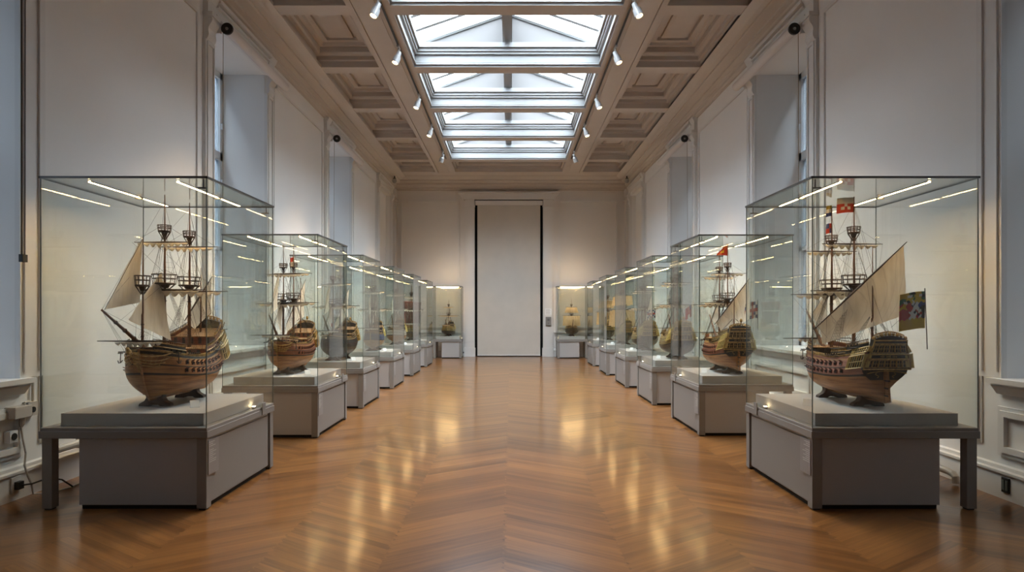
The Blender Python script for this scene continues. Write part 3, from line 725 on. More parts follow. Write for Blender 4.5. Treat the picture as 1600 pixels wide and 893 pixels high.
    if det:
        for i in range(15):
            q = tr(-.42+.84*i/14, .44); hh = .005+.003*((i*7) % 3)
            if i % 5 != 4: k.cbox(q+Vector((0, -.014, 0)), (.0045, .004, hh*1.6))
        for sd in (-1, 1):
            cx = .07*sd; zc = zA-.045; yy = lambda z: p6.y-.005+(.0)
            yc = min(p6.y, H.p(0, .55).y)-.008
            k.tube([(cx+sd*(.014*math.sin(a*2.4)), yc, zc+.02-.04*a/2.6) for a in [j*.26 for j in range(11)]], .003, 4)
        k.tube([tr(u/6*.84, 0)+Vector((0, -.006, -.010-.020*(u/6)**2)) for u in range(-6, 7)], .004, 4)
    k.build('gilded_carving', D['rail'], st)
    for (v0, v1, nn) in ((.08, .32, 7), (.57, .82, 6)):
        k = MB()
        for i in range(nn):
            u0 = -.93+1.86*i/nn+.02; u1 = -.93+1.86*(i+1)/nn-.02
            q = [tr(u0, v0), tr(u1, v0), tr(u1, v1), tr(u0, v1)]; q = [a+Vector((0, -.004, 0)) for a in q]
            k.add(q, [(0,1,2,3)], 0)
            for a, c_ in ((0,1),(1,2),(2,3),(3,0)): k.tube([q[a], q[c_]], .0035, 4, 1)
            mid = [(q[0]+q[1])/2, (q[3]+q[2])/2]; k.tube(mid, .002, 4, 1); k.tube([(q[0]+q[3])/2, (q[1]+q[2])/2], .002, 4, 1)
        k.build('stern_window', [PANE, D['rail']], st)
    for sd in (-1, 1):
        k = MB(); n = 4
        for (lev, f0, f1, ex) in ((0, .66, .93, .035), (1, .96, 1.0, .03)):
            def q(tt, top):
                p = H.p(tt, f1 if top else f0, sd); e = ex*smooth((.17-tt)/.10+.25)
                if lev == 1: p = H.p(tt, 1.0, sd)+Vector((-.012*sd*top, 0, hp_*.62*top-.01))
                return p+Vector((sd*e*(.55 if (lev and top) else 1), -.01, 0))
            ts = [-.02+.17*i/n for i in range(n+1)]
            lo = [q(a, 0) for a in ts]; hi = [q(a, 1) for a in ts]
            inn = [Vector((sd*(abs(v.x)-.06), v.y, v.z)) for v in lo+hi]
            for i in range(n):
                k.add([lo[i], lo[i+1], hi[i+1], hi[i]], [(0,1,2,3)], 1)
            k.add(lo+hi+inn, [tuple(range(n+1))+tuple(range(3*(n+1)-1-(n+1), 2*(n+1)-1, -1)), tuple(range(n+1, 2*n+2))+tuple(range(4*n+3, 3*n+2, -1)), (n, 2*n+1, 4*n+3, 3*n+2), (0, n+1, 3*n+3, 2*n+2)], 0)
            for i in range(2*n+1):
                a = ts[0]+(ts[-1]-ts[0])*i/(2*n); k.tube([q(a, 0)+Vector((.003*sd,0,0)), q(a, 1)+Vector((.003*sd,0,0))], .0042, 4, 0)
            for c_ in (0, .5, 1): k.tube([lo[i].lerp(hi[i], c_)+Vector((.003*sd, 0, 0)) for i in range(n+1)], .0055 if c_ != .5 else .003, 4, 0)
        k.build('quarter_gallery', [D['gal'], PANE], t)
    if D.get('lantern', True):
        k = MB(); zt = zT+.06; k.tube([(0, yt+.02, zT), (0, yt-.03, zt+.01)], .004, 5); k.lathe([(.006,0),(.016,.012),(.020,.03),(.014,.045),(.003,.056)], 8, (0, yt-.03, zt+.01)); k.build('stern_lantern', D['rail'], t)
    # beakhead
    if det:
        fig = Vector((0, .62, H.top(1)-.03))
        k = MB(); k.prism([(.49, .30), (.60, H.top(1)-.05), (.615, H.top(1)-.015), (.51, H.top(1)-.03)], 'x', -.008, .008)
        for sd in (-1, 1):
            for (tt, f, sag) in ((.88, .97, .045), (.90, .86, .05), (.93, .76, .04), (.955, .67, .025)):
                a = H.p(tt, f, sd)+Vector((.004*sd, 0, 0)); c_ = fig+Vector((.008*sd, -.02*(1-f)*4, -(1-f)*.25)); mid = a.lerp(c_, .5)+Vector((sd*.035, .0, -sag))
                k.tube([a*(1-u)**2+mid*2*u*(1-u)+c_*u*u for u in [i/8 for i in range(9)]], .0055, 5)
            for i in range(5):
                u = .2+i*.15; a = H.p(.88, .97, sd).lerp(fig, u); c_ = H.p(.94, .70, sd).lerp(fig+Vector((0, -.05, -.07)), u)
                k.tube([a+Vector((sd*.012, 0, -.03)), c_+Vector((sd*.010, 0, -.008))], .0035, 4)
        k.build('beakhead_rail', D['rail'], t)
        k = MB(); k.ball(fig+Vector((0,.015,.012)), .022, 0, 8, (.8,1,1.1)); k.ball(fig+Vector((0,.03,.035)), .014, 0, 8); k.tube([fig+Vector((0,-.03,-.03)), fig+Vector((0,.01,0))], [.012,.02], 6); k.build('figurehead', D['rail'], t)
        for sd in (-1, 1):
            k = MB(); a = H.p(.86, .98, sd)+Vector((.035*sd, 0, .01))
            k.tube([a-Vector((.03*sd,0,0)), a+Vector((.02*sd,.02,0))], .006, 5); k.tube([a+Vector((.01*sd,0,.0)), a+Vector((.015*sd,.0,-.09))], .004, 5)
            k.tube([a+Vector((.015*sd-.0, -.03*1+.0, -.07)), a+Vector((.02*sd, -.012, -.09)), a+Vector((.02*sd, .012, -.09)), a+Vector((.015*sd, .03, -.07))], .0045, 5)
            k.tube([a+Vector((-.01*sd,0,-.012)), a+Vector((.035*sd,0,-.012))], .004, 5); k.build('anchor', SBLACK, t)
    # gun ports
    if D['ports']:
        for sd in (-1, 1):
            for (f, ts) in ((.612, [.20+.066*i for i in range(10)]), (.80, [.235+.066*i for i in range(9)])):
                k = MB()
                for tt in ts:
                    p = H.p(tt, f, sd); n_ = H.nrm(tt, f, sd); up = Vector((0,0,1)); up = (up-n_*up.dot(n_)).normalized(); sx = up.cross(n_)
                    M_ = Matrix(((sx.x, up.x, n_.x, p.x), (sx.y, up.y, n_.y, p.y), (sx.z, up.z, n_.z, p.z), (0,0,0,1)))
                    if det: put('gun_port', gun_port_mesh(D['lid'], D['lid'].name), t, M_)
                    else:
                        for (d_, h_, m_) in ((.013, .013, 0),):
                            q = [M_ @ Vector(v) for v in ((-d_,-h_,.003),(d_,-h_,.003),(d_,h_,.003),(-d_,h_,.003))]; k.add(q, [(0,1,2,3)], 0)
                            q = [M_ @ Vector(v) for v in ((-d_,h_,.002),(d_,h_,.002),(d_,h_+.01,.022),(-d_,h_+.01,.022))]; k.add(q, [(0,1,2,3)], 1)
                if not det: k.build('gun_port_row', [SBLACK, D['lid']], t, fix=False)
    # bowsprit
    bt = Vector((D.get('bx', 0), .72, .80)); bb0 = Vector((0, .40, H.top(.9)+.01))
    k = MB(); k.tube([bb0, bt], [.019, .008], 8)
    for u in (.3,.5,.7): c_ = bb0.lerp(bt, u); k.tube([c_-Vector((0,.004,.003)), c_+Vector((0,.004,.003))], .022-.009*u, 8, 1)
    bs = k.build('bowsprit', [D['spar'], ROPE], t, smooth=False)
    if D['sprit']:
        c_ = bb0.lerp(bt, .30)+Vector((0,.01,-.02)); k = MB(); k.tube([(-.34, c_.y, c_.z), (0, c_.y, c_.z), (.34, c_.y, c_.z)], [.004,.009,.004], 6); k.build('spritsail_yard', SPARD, bs)
        k = MB(); furled(k, .20, c_.z, c_.y, drop=.03); k.build('furled_sail', D['furl'], bs, smooth=True)
    # masts
    MY = dict({'f': .27, 'm': -.08, 'z': -.34, 'b': .46}, **D.get('my', {}))
    MH = {'f': D['mast_h'][0], 'm': D['mast_h'][1], 'z': D['mast_h'][2], 'b': 1.385}
    tops = {}
    for c_ in D['masts']+('b' if D['bow_mast'] else ''):
        y = MY[c_]; h = MH[c_]; tt = (y+.5)/.95; z0 = H.top(tt)-.04; big = c_ in 'fm'
        r0 = .017 if big else .012
        k = MB(); k.tube([(0, y, z0), (0, y, h*.55), (0, y-.006, h*.56), (0, y-.006, h)], [r0, r0*.78, r0*.6, r0*.22], 8)
        for u in (.35,.42,.49): k.tube([(0, y, h*u), (0, y, h*u+.008)], r0*1.12, 8, 1)
        ms = k.build('mast', [D['spar'], ROPE], t)
        zt = h*(.575 if c_ != 'b' else .72); rt = .10 if big else .06; tops[c_] = (y, h, zt)
        def platform(z, r, nm, hh):
            k = MB(); k.lathe([(.014,z-.045),(r*.35,z-.03),(r*.45,z-.012),(r*.9,z-.006),(r*.92,z),(r*.86,z+.006)], 14, (0,y,0), 'z', 0)
            for a in range(8): an = 2*PI*a/8; k.tube([(.012*math.cos(an), y+.012*math.sin(an), z-.07), (r*.6*math.cos(an), y+r*.6*math.sin(an), z-.03), (r*.88*math.cos(an), y+r*.88*math.sin(an), z-.004)], .003, 4, 1)
            for a in range(12): an = 2*PI*a/12; k.tube([(r*.86*math.cos(an), y+r*.86*math.sin(an), z), (r*.98*math.cos(an), y+r*.98*math.sin(an), z+hh)], .0028, 4, 1)
            for (zz, rr) in ((hh, .985), (hh*.55, .93)):
                k.tube([(r*rr*math.cos(2*PI*a/16), y+r*rr*math.sin(2*PI*a/16), z+zz) for a in range(17)], .0034, 4, 1, cap=False)
            k.build(nm, [SPARD, SPARD], ms)
        if c_ != 'z': platform(zt, rt, 'fighting_top', .078)
        if big: platform(h*.825, rt*.55, 'crosstree_platform', .05)
        if c_ != 'z' and c_ != 'b' or not D['lateen']:
            yl_ = D['yard_low']*(1 if c_ != 'z' else .6); zl = zt-.055
            k = MB(); k.tube([(-yl_, y+.024, zl), (0, y+.024, zl), (yl_, y+.024, zl)], [.004,.010,.004], 6); k.build('yard', SPARD, ms)
            zu = h*.772; yu = D['yard_up']*(1 if c_ == 'm' else .92)
            k = MB(); k.tube([(-yu, y+.018, zu), (0, y+.018, zu), (yu, y+.018, zu)], [.003,.008,.003], 6); k.build('yard', SPARD, ms)
            if D['square'] and c_ in D['square']:
                k = MB(); sailgrid(k, [(-yl_*.86, y+.03, zl-.01), (yl_*.86, y+.03, zl-.01), (yl_*.92, y+.05, z0+.12), (-yl_*.92, y+.05, z0+.12)], (0,.07,0)); k.build('square_sail', TANSAIL, ms, smooth=True, fix=False)
                k = MB(); sailgrid(k, [(-yu*.9, y+.022, zu-.01), (yu*.9, y+.022, zu-.01), (yl_*.72, y+.04, zt+.08), (-yl_*.72, y+.04, zt+.08)], (0,.05,0)); k.build('square_sail', TANSAIL, ms, smooth=True, fix=False)
            else:
                k = MB(); furled(k, yl_*.9, zl, y+.024, seed=3); k.build('furled_sail', D['furl'], ms, smooth=True)
                k = MB(); furled(k, yu*.92, zu, y+.018, drop=.03, seed=5); k.build('furled_sail', D['furl'], ms, smooth=True)
        # shrouds
        if c_ != 'b':
            for sd in (-1, 1):
                k = MB(); ns = 6 if big else 4; base = []; hd = []
                for i in range(ns):
                    dy = .005-.030*i+(.02 if big else 0); tb = (y+dy+.5)/.95; q = H.p(tb, 1.0, sd)+Vector((.014*sd, 0, .012 if big else D['poop']*.9)); base.append(q); hd.append(Vector((.018*sd, y-.004*i+.006, zt-.015)))
                    k.tube([q, hd[-1]], .0014, 3)
                    k.cbox(q+Vector((0,0,.006)), (.007,.007,.014))
                k.box(min(base[0].x, base[0].x-.02*sd), max(base[0].x, base[0].x-.02*sd), base[-1].y-.01, base[0].y+.01, base[0].z-.008, base[0].z-.002)
                nr = int((zt-base[0].z)/(.026 if det else .05))
                for j in range(1, nr):
                    u = j/nr; k.tube([base[0].lerp(hd[0], u), base[-1].lerp(hd[-1], u)], .0009, 3)
                # topmast shrouds
                if big:
                    for i in range(4):
                        an = .5+i*.7; q = Vector((sd*rt*math.sin(.4+.5*i), y+rt*math.cos(.4+.5*i), zt+.05)); k.tube([q, (0.008*sd, y, h*.82)], .0012, 3)
                    for j in range(1, 9): u = j/9.; q0 = Vector((sd*rt*math.sin(.4), y+rt*math.cos(.4), zt+.05)).lerp(Vector((.008*sd, y, h*.82)), u); q1 = Vector((sd*rt*math.sin(1.9), y+rt*math.cos(1.9), zt+.05)).lerp(Vector((.008*sd, y, h*.82)), u); k.tube([q0, q1], .0008, 3)
                k.build('shroud', ROPE, ms, fix=False)
        fl = D['flags'].get(c_)
        if fl:
            for (zz, w, hh, dv, cells, *tp) in fl: flag_mesh('masthead_flag', ms, (0, y-.006, zz), dv, w, hh, cells, None, taper=tp[0] if tp else 0)
    # standing and running rigging
    k = MB()
    def ln(a, c_, r=.0011): k.tube([a, c_], r, 3)
    if 'f' in tops:
        y, h, zt = tops['f']; ln((0,y,zt), bt-Vector((0,.12,.14))); ln((0,y,h*.8), bt); ln((0,y,h*.97), bt)
    if 'f' in tops and 'm' in tops:
        yf, hf, zf = tops['f']; ym, hm, zm = tops['m']; ln((0,ym,zm), (0,yf,.50)); ln((0,ym,hm*.8), (0,yf,zf)); ln((0,ym,hm*.97), (0,yf,hf*.8))
    if 'm' in tops and 'z' in tops:
        yz, hz, zz = tops['z']; ym, hm, zm = tops['m']; ln((0,yz,zz), (0,ym,.52)); ln((0,yz,hz*.9), (0,ym,zm)); ln((0,ym,hm*.8), (0, -.55, zT)); ln((0,ym,hm*.97), (.08, -.52, zT)); ln((0,ym,hm*.97), (-.08,-.52,zT))
    for c_ in tops:
        if c_ == 'z' or c_ == 'b': continue
        y, h, zt = tops[c_]
        for sd in (-1, 1):
            ln((sd*D['yard_low'], y+.024, zt-.055), (0, y, zt+.12)); ln((sd*D['yard_up']*.95, y+.018, h*.772), (0, y, h*.86)); ln((sd*D['yard_low'], y+.024, zt-.055), (sd*.2, y-.3, .55)); ln((sd*D['yard_up'], y+.018, h*.772), (sd*.05, y-.25, zt+.02))
            ln((0, y, h*.8), (sd*.24, y-.16, H.top(.3)+.02)); ln((0, y, h*.96), (sd*.23, y-.20, H.top(.3)+.02))
            ln((sd*D['yard_low']*.6, y+.024, zt-.06), (sd*.18, y+.12, H.top(.7)+.03))
    ln(bt, (0,.57,.33)); ln(bt-Vector((0,.1,.11)), (0,.55,.36)); ln(bt, (.2,.36,.50)); ln(bt, (-.2,.36,.50))
    k.build('rigging', ROPE, t, fix=False)
    if D['jib']:
        k = MB(); P = D['jib']; sailgrid(k, [P[0], P[0], P[1], P[2]], (.035,0,0)); k.build('jib_sail', CANVAS, t, smooth=True, fix=False)
        k = MB(); k.tube([P[0], P[2]], .002, 4); k.build('stay_rope', ROPE, t)
    if D['stay']:
        k = MB(); P = D['stay']; sailgrid(k, [P[0], P[0], P[1], P[2]], (.05,0,0)); k.build('staysail', CANVAS, t, smooth=True, fix=False)
    if D['lateen'] and 'z' in D['masts']:
        LP = D.get('lat') or [(.03, .06, .70), (.03, -.60, 1.30), (.04, -.60, .77), (.035, .09, .55)]; a, c_ = Vector(LP[0]), Vector(LP[1]); k = MB(); k.tube([a+(a-c_)*.04, a.lerp(c_, .5), c_+(c_-a)*.03], [.004,.009,.003], 6); k.build('lateen_yard', SPARD, t)
        k = MB(); sailgrid(k, [a, c_, LP[2], LP[3]], (.05,0,0), 12); k.build('lateen_sail', CANVAS, t, smooth=True, fix=False)
        k = MB(); k.tube([LP[2], (.03,-.54,.66)], .0012, 3); k.build('sheet_rope', ROPE, t, fix=False)
    if D['ensign']:
        E = D['ensign']; k = MB(); p0, p1 = Vector(E['foot']), Vector(E['head']); k.tube([p0, p1], .004, 5); fs_ = k.build('ensign_staff', SPARD, t)
        flag_mesh('ensign', fs_, p1-(p1-p0)*.05, E['dir'], E['w'], E['h'], E['cells'], None, .018)
    if D['redsail']:
        k = MB(); P = [(-.30,.06,1.18), (.27,.06,1.22), (.18,.10,.50), (-.26,.10,.55)]; sailgrid(k, P, (0,.05,0), 10)
        rs_ = k.build('battened_sail', REDSAIL, t, smooth=True, fix=False); k = MB()
        for v in (0,.2,.4,.6,.8,1.0):
            a = Vector(P[0]).lerp(Vector(P[3]), v); c_ = Vector(P[1]).lerp(Vector(P[2]), v); k.tube([a+Vector((0,-.01,0)), c_+Vector((0,-.01,0))], .006, 4)
        k.tube([P[1], P[2]], .012, 5); k.build('sail_batten', FLAGC['red'], rs_)
    return t

CHK = lambda s: [r.split() for r in s]
_r = random.Random(4)
ENS1 = [[_r.choice(['yellow','green','yellow','black','white']) for _ in range(9)] for _ in range(4)]+[[_r.choice(['white','blue','black','white']) if c < 5 else _r.choice(['yellow','red','red']) for c in range(9)] for _ in range(3)]+[[_r.choice(['red','red','white','black']) if c < 3 else _r.choice(['white','white','black']) if c < 6 else 'red' for c in range(9)] for _ in range(3)]+[['yellow']*9]*4
UNION = [x.split() for x in ('white blue red white blue white', 'blue white red white white blue', 'red red red red red red', 'white blue red white blue white', 'blue white red blue white blue')]
REDF = [x.split() for x in ('orange red red', 'red yellow red', 'red red orange')]
REDE = [x.split() for x in ('blue red red', 'red red red', 'red white red')]
STRF = [x.split() for x in ('white white white white white', 'white white white white white', 'red red white red red', 'red white red white red', 'red red red red red')]
ZP = .722
JIB = ((0,.40,1.34), (0,.46,.88), (0,.68,.80)); STAY = ((0,.25,1.10), (.04,.22,.56), (0,.50,.72))
JIB1 = ((.04,.40,1.37), (.03,.44,.86), (.15,.70,.80)); STAY1 = ((0,.19,1.12), (-.05,.13,.54), (.08,.52,.72))
JIBS = ((0,.36,.98), (.03,.40,.60), (0,.64,.74))
lcx = lambda i: LX-(.64 if i == 0 else .58); rcx = lambda i: RX+(.64 if i == 0 else .58)
dd = lambda i: 1.38 if i < 2 else 1.28
# left row, bows to the camera
make_ship('large bow-on galleon model with white jib and gold head rails in the nearest left case', (-2.955, 5.62, ZP), PI-.03, 1.0, dict(B=.30, bx=.16, my=dict(f=.15, m=-.25, z=-.45), mast_h=(1.785,1.785,1.2), bow=.085, jib=JIB1, stay=STAY1, lat=[(.06,-.30,.72),(-.02,-.62,1.12),(-.03,-.60,.78),(.02,-.38,.62)], up=SBLACK, mid=HULLW, stern=.14, poop=.12, bow_mast=True, castle=REDW, flags={}))
make_ship('three-masted galleon model with tall narrow staysail in the second left case', (lcx(1)+.02, yl[1]+.69, ZP), PI-.05, .94, dict(jib=JIB, stay=STAY, mid=REDW, up=REDW, gal=GOLD, stern=.12, B=.25, flags={'m': [(1.60,.05,.12,(1,0,0), [['red'],['white']])]}))
make_ship('black-hulled ship model with slim pale sails in the third left case', (lcx(2)+.02, yl[2]+.64, ZP), PI-.1, .92, dict(jib=JIB, stay=STAY, low=HULLD, mid=SBLACK, up=SBLACK, castle=HULLD, gal=GOLD, det=False, yard_up=.24, flags={'f': [(.66,.05,.06,(1,0,0), [['red']])]}))
make_ship('ship model with blue topsides and tan lower hull in the fourth left case', (lcx(3)+.05, yl[3]+.64, ZP), PI+.05, .88, dict(jib=JIB, stay=STAY, low=HULLP, mid=SBLUE, up=SBLACK, castle=SBLUE, det=False, B=.22, ports=False, yard_low=.33, lid=SWHITE))
make_ship('ship model with black topsides and pale band in the fifth left case', (lcx(4)+.06, yl[4]+.64, ZP), PI, .9, dict(jib=JIB, low=HULLW, mid=SWHITE, up=SBLACK, castle=SBLACK, band=SBLACK, det=False, B=.25))
make_ship('model vessel with large dark red battened sail in the sixth left case', (lcx(5)+.05, yl[5]+.64, ZP), PI+.1, .9, dict(low=HULLD, mid=OLIVE, up=REDW, castle=REDW, det=False, redsail=True, lateen=False, masts='fm', ports=False))
make_ship('small round brown galleon model in the case left of the doorway', (-2.08, 21.33, ZP), PI-.1, .70, dict(low=HULLD, mid=OLIVE, up=OLIVE, castle=OLIVE, det=False, B=.31, furl=TANSAIL, yard_low=.52, yard_up=.26, masts='mz', ports=False))
# right row, sterns to the camera
make_ship('large galleon model showing its gilded stern and lateen sail in the nearest right case', (2.965, 5.62, ZP), .05, 1.0, dict(jib=JIBS, mid=PINKW, up=REDW, stern=.07, poop=.07, castle=SBLACK, lantern=False, lat=[(-.22,.10,.66),(.08,-.62,1.31),(.09,-.61,.76),(-.20,.06,.50)],
     flags={'f': [(1.765,.05,.10,(-1,0,0), [['yellow'],['white'],['blue']]), (1.60,.05,.09,(-1,0,0), [['red','blue'],['blue','red']])], 'm': [(1.775,.15,.13,(-1,0,0), STRF)]},
     ensign=dict(foot=(.275,-.61,.49), head=(.255,-.61,.97), dir=(-1,0,0), w=.20, h=.29, cells=ENS1)))
make_ship('galleon model flying an orange-red masthead flag in the second right case', (rcx(1)-.02, yr[1]+.69, ZP), .0, .94, dict(jib=JIBS, mid=REDW, up=REDW, castle=OLIVE, stern=.09, B=.28, trans=SBLACK,
     lat=[(-.12,.06,.68),(.10,-.60,1.26),(.11,-.60,.74),(-.06,.0,.56)], flags={'m': [(1.79,.15,.17,(-1,0,0), REDF, .9)]}, ensign=dict(foot=(.26,-.5,.60), head=(.26,-.5,1.0), dir=(-1,0,-.1), w=.17, h=.22, cells=UNION)))
make_ship('olive ship model with small red ensign in the third right case', (rcx(2)-.02, yr[2]+.64, ZP), -.05, .94, dict(low=HULLD, mid=OLIVE, up=OLIVE, castle=OLIVE, lateen=False, masts='fm', det=False, B=.29, trans=OLIVE,
     ensign=dict(foot=(.14,-.52,.62), head=(.16,-.52,.98), dir=(-1,0,-.5), w=.12, h=.2, cells=REDE)))
make_ship('olive ship model with white sail and blue-red ensign in the fourth right case', (rcx(3)-.06, yr[3]+.64, ZP), 0, .9, dict(low=HULLD, mid=OLIVE, up=OLIVE, castle=OLIVE, det=False, B=.28, trans=OLIVE,
     ensign=dict(foot=(.12,-.52,.62), head=(.14,-.52,.95), dir=(-1,0,0), w=.18, h=.18, cells=UNION)))
make_ship('carved ship model under big tan square sails in the fifth right case', (rcx(4)-.06, yr[4]+.64, ZP), .05, .88, dict(low=HULLD, mid=OLIVE, up=HULLD, castle=OLIVE, det=False, square='fm', lateen=False, masts='fm', B=.22, ports=False))
make_ship('small dark ship model under tan square sails in the sixth right case', (rcx(5)-.06, yr[5]+.64, ZP), 0, .84, dict(low=HULLD, mid=HULLD, up=OLIVE, castle=HULLD, det=False, square='f', lateen=False, masts='fm', B=.22))
make_ship('small single-masted round ship model with two tan sails right of the doorway', (2.03, 21.33, ZP), PI, .70, dict(low=HULLD, mid=HULLD, up=HULLD, castle=OLIVE, det=False, B=.30, square='m', lateen=False, masts='m', ports=False, sprit=False, yard_low=.46, yard_up=.28))

# caption cards standing on the plinths
def card(x, y, rz, label):
    t = MB(); t.add([(-.035,-.018,0),(.035,-.018,0),(.035,.022,.055),(-.035,.022,.055),(-.035,-.014,0),(.035,-.014,0),(.035,.026,.055),(-.035,.026,.055)], [(0,1,2,3),(7,6,5,4),(0,4,5,1),(1,5,6,2),(2,6,7,3),(3,7,4,0)])
    t.box(-.035,.035,-.018,.045,0,.003)
    o = t.build('caption_card', PAPER); o.location = (x, y, ZP); o.rotation_euler = (0,0,rz); tag(o, label, 'caption card', 'caption cards on the plinths')
NM = ['nearest', 'second', 'third', 'fourth', 'fifth', 'sixth']
for i in range(6):
    card(LX-.26 if i else LX-.30, yl[i]+.42, .6, 'small white caption card tilted beside the ship in the %s left case' % NM[i])
    card(RX+.22 if i else RX+.20, yr[i]+.5, -.6, 'small white caption card tilted beside the ship in the %s right case' % NM[i])

# ------------------------------------------------------------------ track lighting
for s in (-1, 1):
    xs = CX+s*1.80; sidew = 'left' if s < 0 else 'right'
    b = MB(); b.box(xs-.012, xs+.012, YF+.3, 18.4, ZC-.045, ZC-.018); tag(b.build('lighting_track', BLACK), 'thin black lighting track along the %s edge of the skylight' % sidew, 'lighting track')
    for i, y in enumerate([6.6, 8.95, 10.62, 12.95, 15.0, 17.5]):  # first lamp per side is added unseen, to brighten the near floor
        aim = Vector((s*(.32 if i else -.25), -.30 if i < 5 else .25, -1)).normalized()
        lab = ['added above the view to brighten the near floor', 'nearest in view, at the top edge', 'second in view', 'third in view', 'fourth in view', 'farthest, by the last skylight bay'][i]
        t = thing('track_spotlight', 'white cylindrical spotlight on the %s ceiling track, %s' % (sidew, lab), 'spotlight', (xs, y, ZC-.045), 0, 'track spotlights')
        b = MB(); b.box(-.02, .02, -.09, .09, -.03, 0); b.tube([(0,0,-.03),(0,0,-.10)], .013, 8); b.box(-.03,.03,-.02,.02,-.125,-.09); b.build('adapter', SPOTW, t)
        A0 = Vector((0,0,-.12)); tip = A0+aim*.17
        b = MB(); b.tube([A0-aim*.05, A0-aim*.04, A0+aim*.0, A0+aim*.045, A0+aim*.06, tip], [.020,.036,.040,.042,.058,.062], 16); hd = b.build('lamp_head', SPOTW, t)
        b = MB(); b.tube([tip+aim*.012, tip+aim*.001], [.062,.062], 16, cap=False); b.tube([tip+aim*.012, tip+aim*.001], [.052,.048], 16, cap=False); b.build('lamp_ring', SPOTW, hd)
        b = MB(); b.tube([tip+aim*.0005, tip+aim*.004], [.046,.046], 16); b.build('glow_face', LAMP, hd)
        ld = bpy.data.lights.new('spot_beam', 'SPOT'); ld.energy = SPOT_W; ld.color = (1, .70, .40); ld.spot_size = math.radians(56); ld.spot_blend = .8; ld.shadow_soft_size = .04
        lo = bpy.data.objects.new('spot_beam', ld); COL.objects.link(lo); lo.parent = t; lo.location = tip+aim*.02
        lo.rotation_euler = aim.to_track_quat('-Z', 'Y').to_euler()

# ------------------------------------------------------------------ window blinds, cords, sockets and pipes
for s in (-1, 1):
    for i, (y0, y1) in ((2, WIN[2]), (3, WIN[3])):
        sidew = 'left' if s < 0 else 'right'; L_ = y1-y0+.36
        t = thing('roller_blind', 'rolled-up white window blind above the %s window on the %s wall' % ('nearer' if i == 2 else 'farther', sidew), 'blind', (s*3.785, y0-.02, 5.285), 0, 'rolled window blinds')
        b = MB(); b.lathe([(.060,.02),(.070,.02),(.070,L_),(.066,L_+.012),(.0,L_+.012)], 20, (0,0,0), 'y'); b.build('rolled_fabric', ROLL, t, smooth=False)
        b = MB(); b.lathe([(.0,.010),(.024,.010),(.032,-.004),(.072,-.004),(.078,.0),(.078,.03),(.05,.03)], 20, (0,0,0), 'y', 0); b.lathe([(.0,-.008),(.018,-.008),(.020,.012),(0,.012)], 12, (0,0,0), 'y', 1); b.build('end_cap', [BLACK, SPOTW], t)
        for yy in (.05, L_-.06):
            b = MB(); b.box(-.012*1, s*.2, yy-.012, yy+.012, .055, .075); b.box(-.012, .012, yy-.012, yy+.012, .02, .07); b.box(s*.10, s*.2, yy-.02, yy+.02, -.05, .09); b.build('bracket', TRIM, t)
        b = MB(); b.tube([(s*.06, .03, .05), (s*.075, .05, -2.3)], .004, 5); b.build('pull_cord', ROPEL, t)
t = thing('blind_pull_cord', 'long dark pull cord with toggle hanging on the far left wall', 'cord', (-3.86, 5.05, 0))
b = MB(); b.tube([(0,0,5.4),(0,0,1.95)], .006, 5); b.tube([(.0,.04,5.4),(0.0,.035,1.95)], .004, 5); b.build('cord', ROPE, t)
b = MB(); b.box(-.014,.014,-.012,.046,1.9,1.96); b.build('toggle', BLACK, t)
for s in (-1, 1):
    t = thing('security_camera', 'small white camera under the cornice at the %s end of the back wall' % ('left' if s < 0 else 'right'), 'camera', (s*3.72, 20.5, 5.74), 0, 'corner cameras')
    b = MB(); b.box(-.04,.04,-.04,.04,0,.06); b.tube([(0,0,0),(0,0,.16)], .02, 8); b.build('mount', BLACK, t); b = MB(); b.ball((0,-.03,-.03), .075, 0, 12); b.build('camera_body', SPOTW, t)

# trunking, sockets and leads on the left wall
t = thing('cable_trunking', 'ivory junction box with conduit on the wall below the left sill', 'electrical box', (-4.0, 5.0, 0))
b = MB(); b.box(0,.09,.05,.235,.655,.75); b.build('trunking_box', PLASTIC, t, mod=.006)
b = MB(); b.box(0,.05,.24,.35,.65,.765); b.lathe([(.0,.05),(.024,.05),(.024,.056),(0,.056)], 12, (0,.295,.70), 'x', 1); b.build('socket_plate', [PLASTIC, BLACK], t)
b = MB(); b.tube([(.02,.33,.765),(.02,.33,.98),(.02,.31,1.0),(.02,.22,1.0)], .011, 6); b.tube([(.05,.20,.75),(.05,.20,.77),(.05,.25,.77)], .008, 6); b.build('conduit', PLASTIC, t)
b = MB(); b.box(.0,.05,.05,.13,.47,.56); b.lathe([(.0,.05),(.028,.05),(.028,.056),(0,.056)], 12, (0,.09,.515), 'x', 1); b.build('wall_socket', [PAPER, BLACK], t)
b = MB(); b.tube([(.045,.18,.655),(.045,.18,.60),(.045,.17,.575)], [.022,.022,.010], 8); b.build('plug', PLASTIC, t)
b = MB(); P = [(.045,.17,.572),(.05,.18,.48),(.06,.20,.36),(.08,.16,.27),(.10,.17,.18),(.11,.20,.10),(.12,.20,.03),(.17,.28,.010),(.24,.45,.010),(.22,.8,.010),(.16,1.2,.010),(.12,1.9,.010)]
b.tube(P, .008, 6); o = b.build('power_lead', PLASTIC); o.location = (-4.0, 5.0, 0); tag(o, 'pale power lead hanging from the junction box and trailing along the floor', 'cable')
t = thing('skirting_socket', 'white skirting socket with black plug on the left baseboard', 'socket', (-3.965, 5.12, .12))
b = MB(); b.box(0,.012,-.05,.05,-.06,.07); b.build('face_plate', PAPER, t, mod=.003)
b = MB(); b.box(.012,.05,-.025,.03,-.03,.03); b.tube([(.05,0,0),(.10,.05,.0),(.16,.15,.02),(.2,.25,-.02),(.22,.35,-.105)], .007, 6); b.build('plug', BLACK, t)
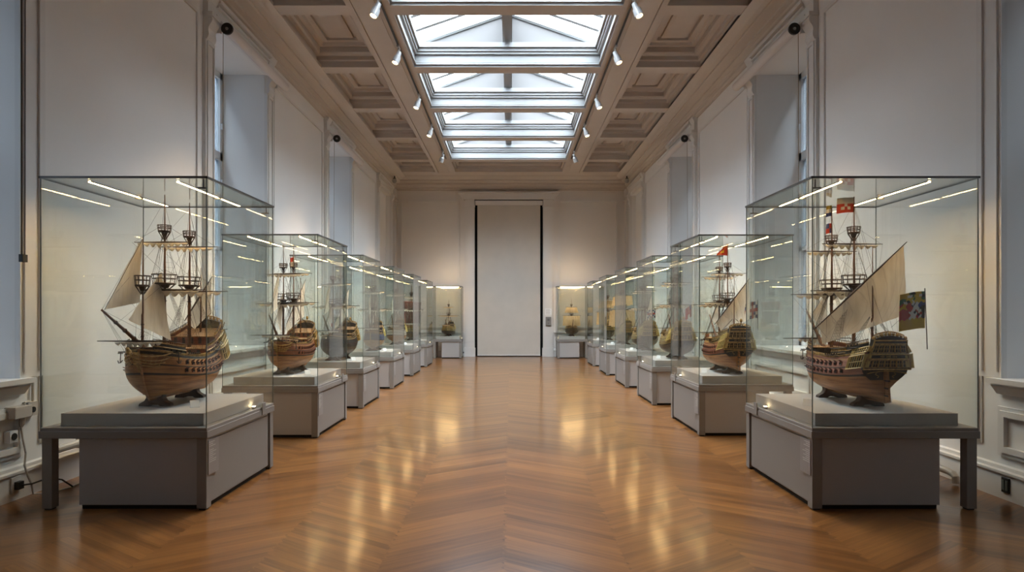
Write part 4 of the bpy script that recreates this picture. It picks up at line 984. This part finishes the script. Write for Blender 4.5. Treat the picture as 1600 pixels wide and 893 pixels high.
b = MB(); b.tube([(0,0,0),(0,1.2,0),(0,1.26,.02),(-.02,1.28,.10)], .035, 12); b.tube([(-.02,1.28,.06),(-.09,1.28,.06)], .03, 8); b.cbox((-.01,.35,0),(.03,.05,.09)); o = b.build('heating_pipe', PIPEW); o.location = (-3.88, 5.42, .33); tag(o, 'painted heating pipe along the left wall behind the nearest case', 'pipe')
b = MB(); b.tube([(.03,1.5,0),(0,1.46,0),(0,.08,0),(0,.02,-.01),(0,-.01,-.03),(0,-.015,-.085)], .03, 14); o = b.build('heating_pipe', PIPEW); o.location = (3.87, 5.58, .10); tag(o, 'painted heating pipe along the right wall behind the nearest case', 'pipe')
t = thing('skirting_socket', 'black skirting socket on the right baseboard', 'socket', (3.965, 5.12, .12)); b = MB(); b.box(-.012,0,-.04,.04,-.06,.06); b.build('face_plate', BLACK, t, mod=.003)
b = MB(); 
for k in (-.018, .018): b.box(-.016,-.012,k-.012,k+.012,-.04,.04)
b.build('socket_insert', SEAM, t)
# end wall fittings
t = thing('wall_notice', 'white notice sheet pinned on the pilaster right of the doorway', 'notice', (1.28, YB-.106, 1.52))
b = MB(); b.box(-.11,.11,-.006,0,-.10,.12); b.build('paper_sheet', PAPER, t)
b = MB()
for k in range(6): b.box(-.085, .05+.03*(k%2), -.0075, -.006, .08-.03*k, .087-.03*k)
b.build('printed_lines', LABELP, t)
t = thing('control_panel', 'grey door control box below the notice on the right pilaster', 'control box', (1.28, YB-.106, 1.20))
b = MB(); b.box(-.095,.095,-.05,0,-.14,.16); b.build('box_body', CASEG, t, mod=.006); b = MB(); b.box(-.04,.04,-.056,-.05,.02,.1); b.lathe([(0,-.058),(.02,-.058),(.02,-.05),(0,-.05)], 10, (0,0,-.06), 'y'); b.build('control_button', CMETAL, t)
t = thing('wall_socket', 'white socket low on the end wall beside the left pilaster', 'socket', (-1.62, YB-.05, .14)); b = MB(); b.box(-.06,.06,-.03,.02,-.09,.08); b.build('face_plate', PAPER, t, mod=.004); b = MB(); b.lathe([(0,-.036),(.028,-.036),(.028,-.03),(0,-.03)], 10, (0,0,0), 'y'); b.build('socket_hole', BLACK, t)
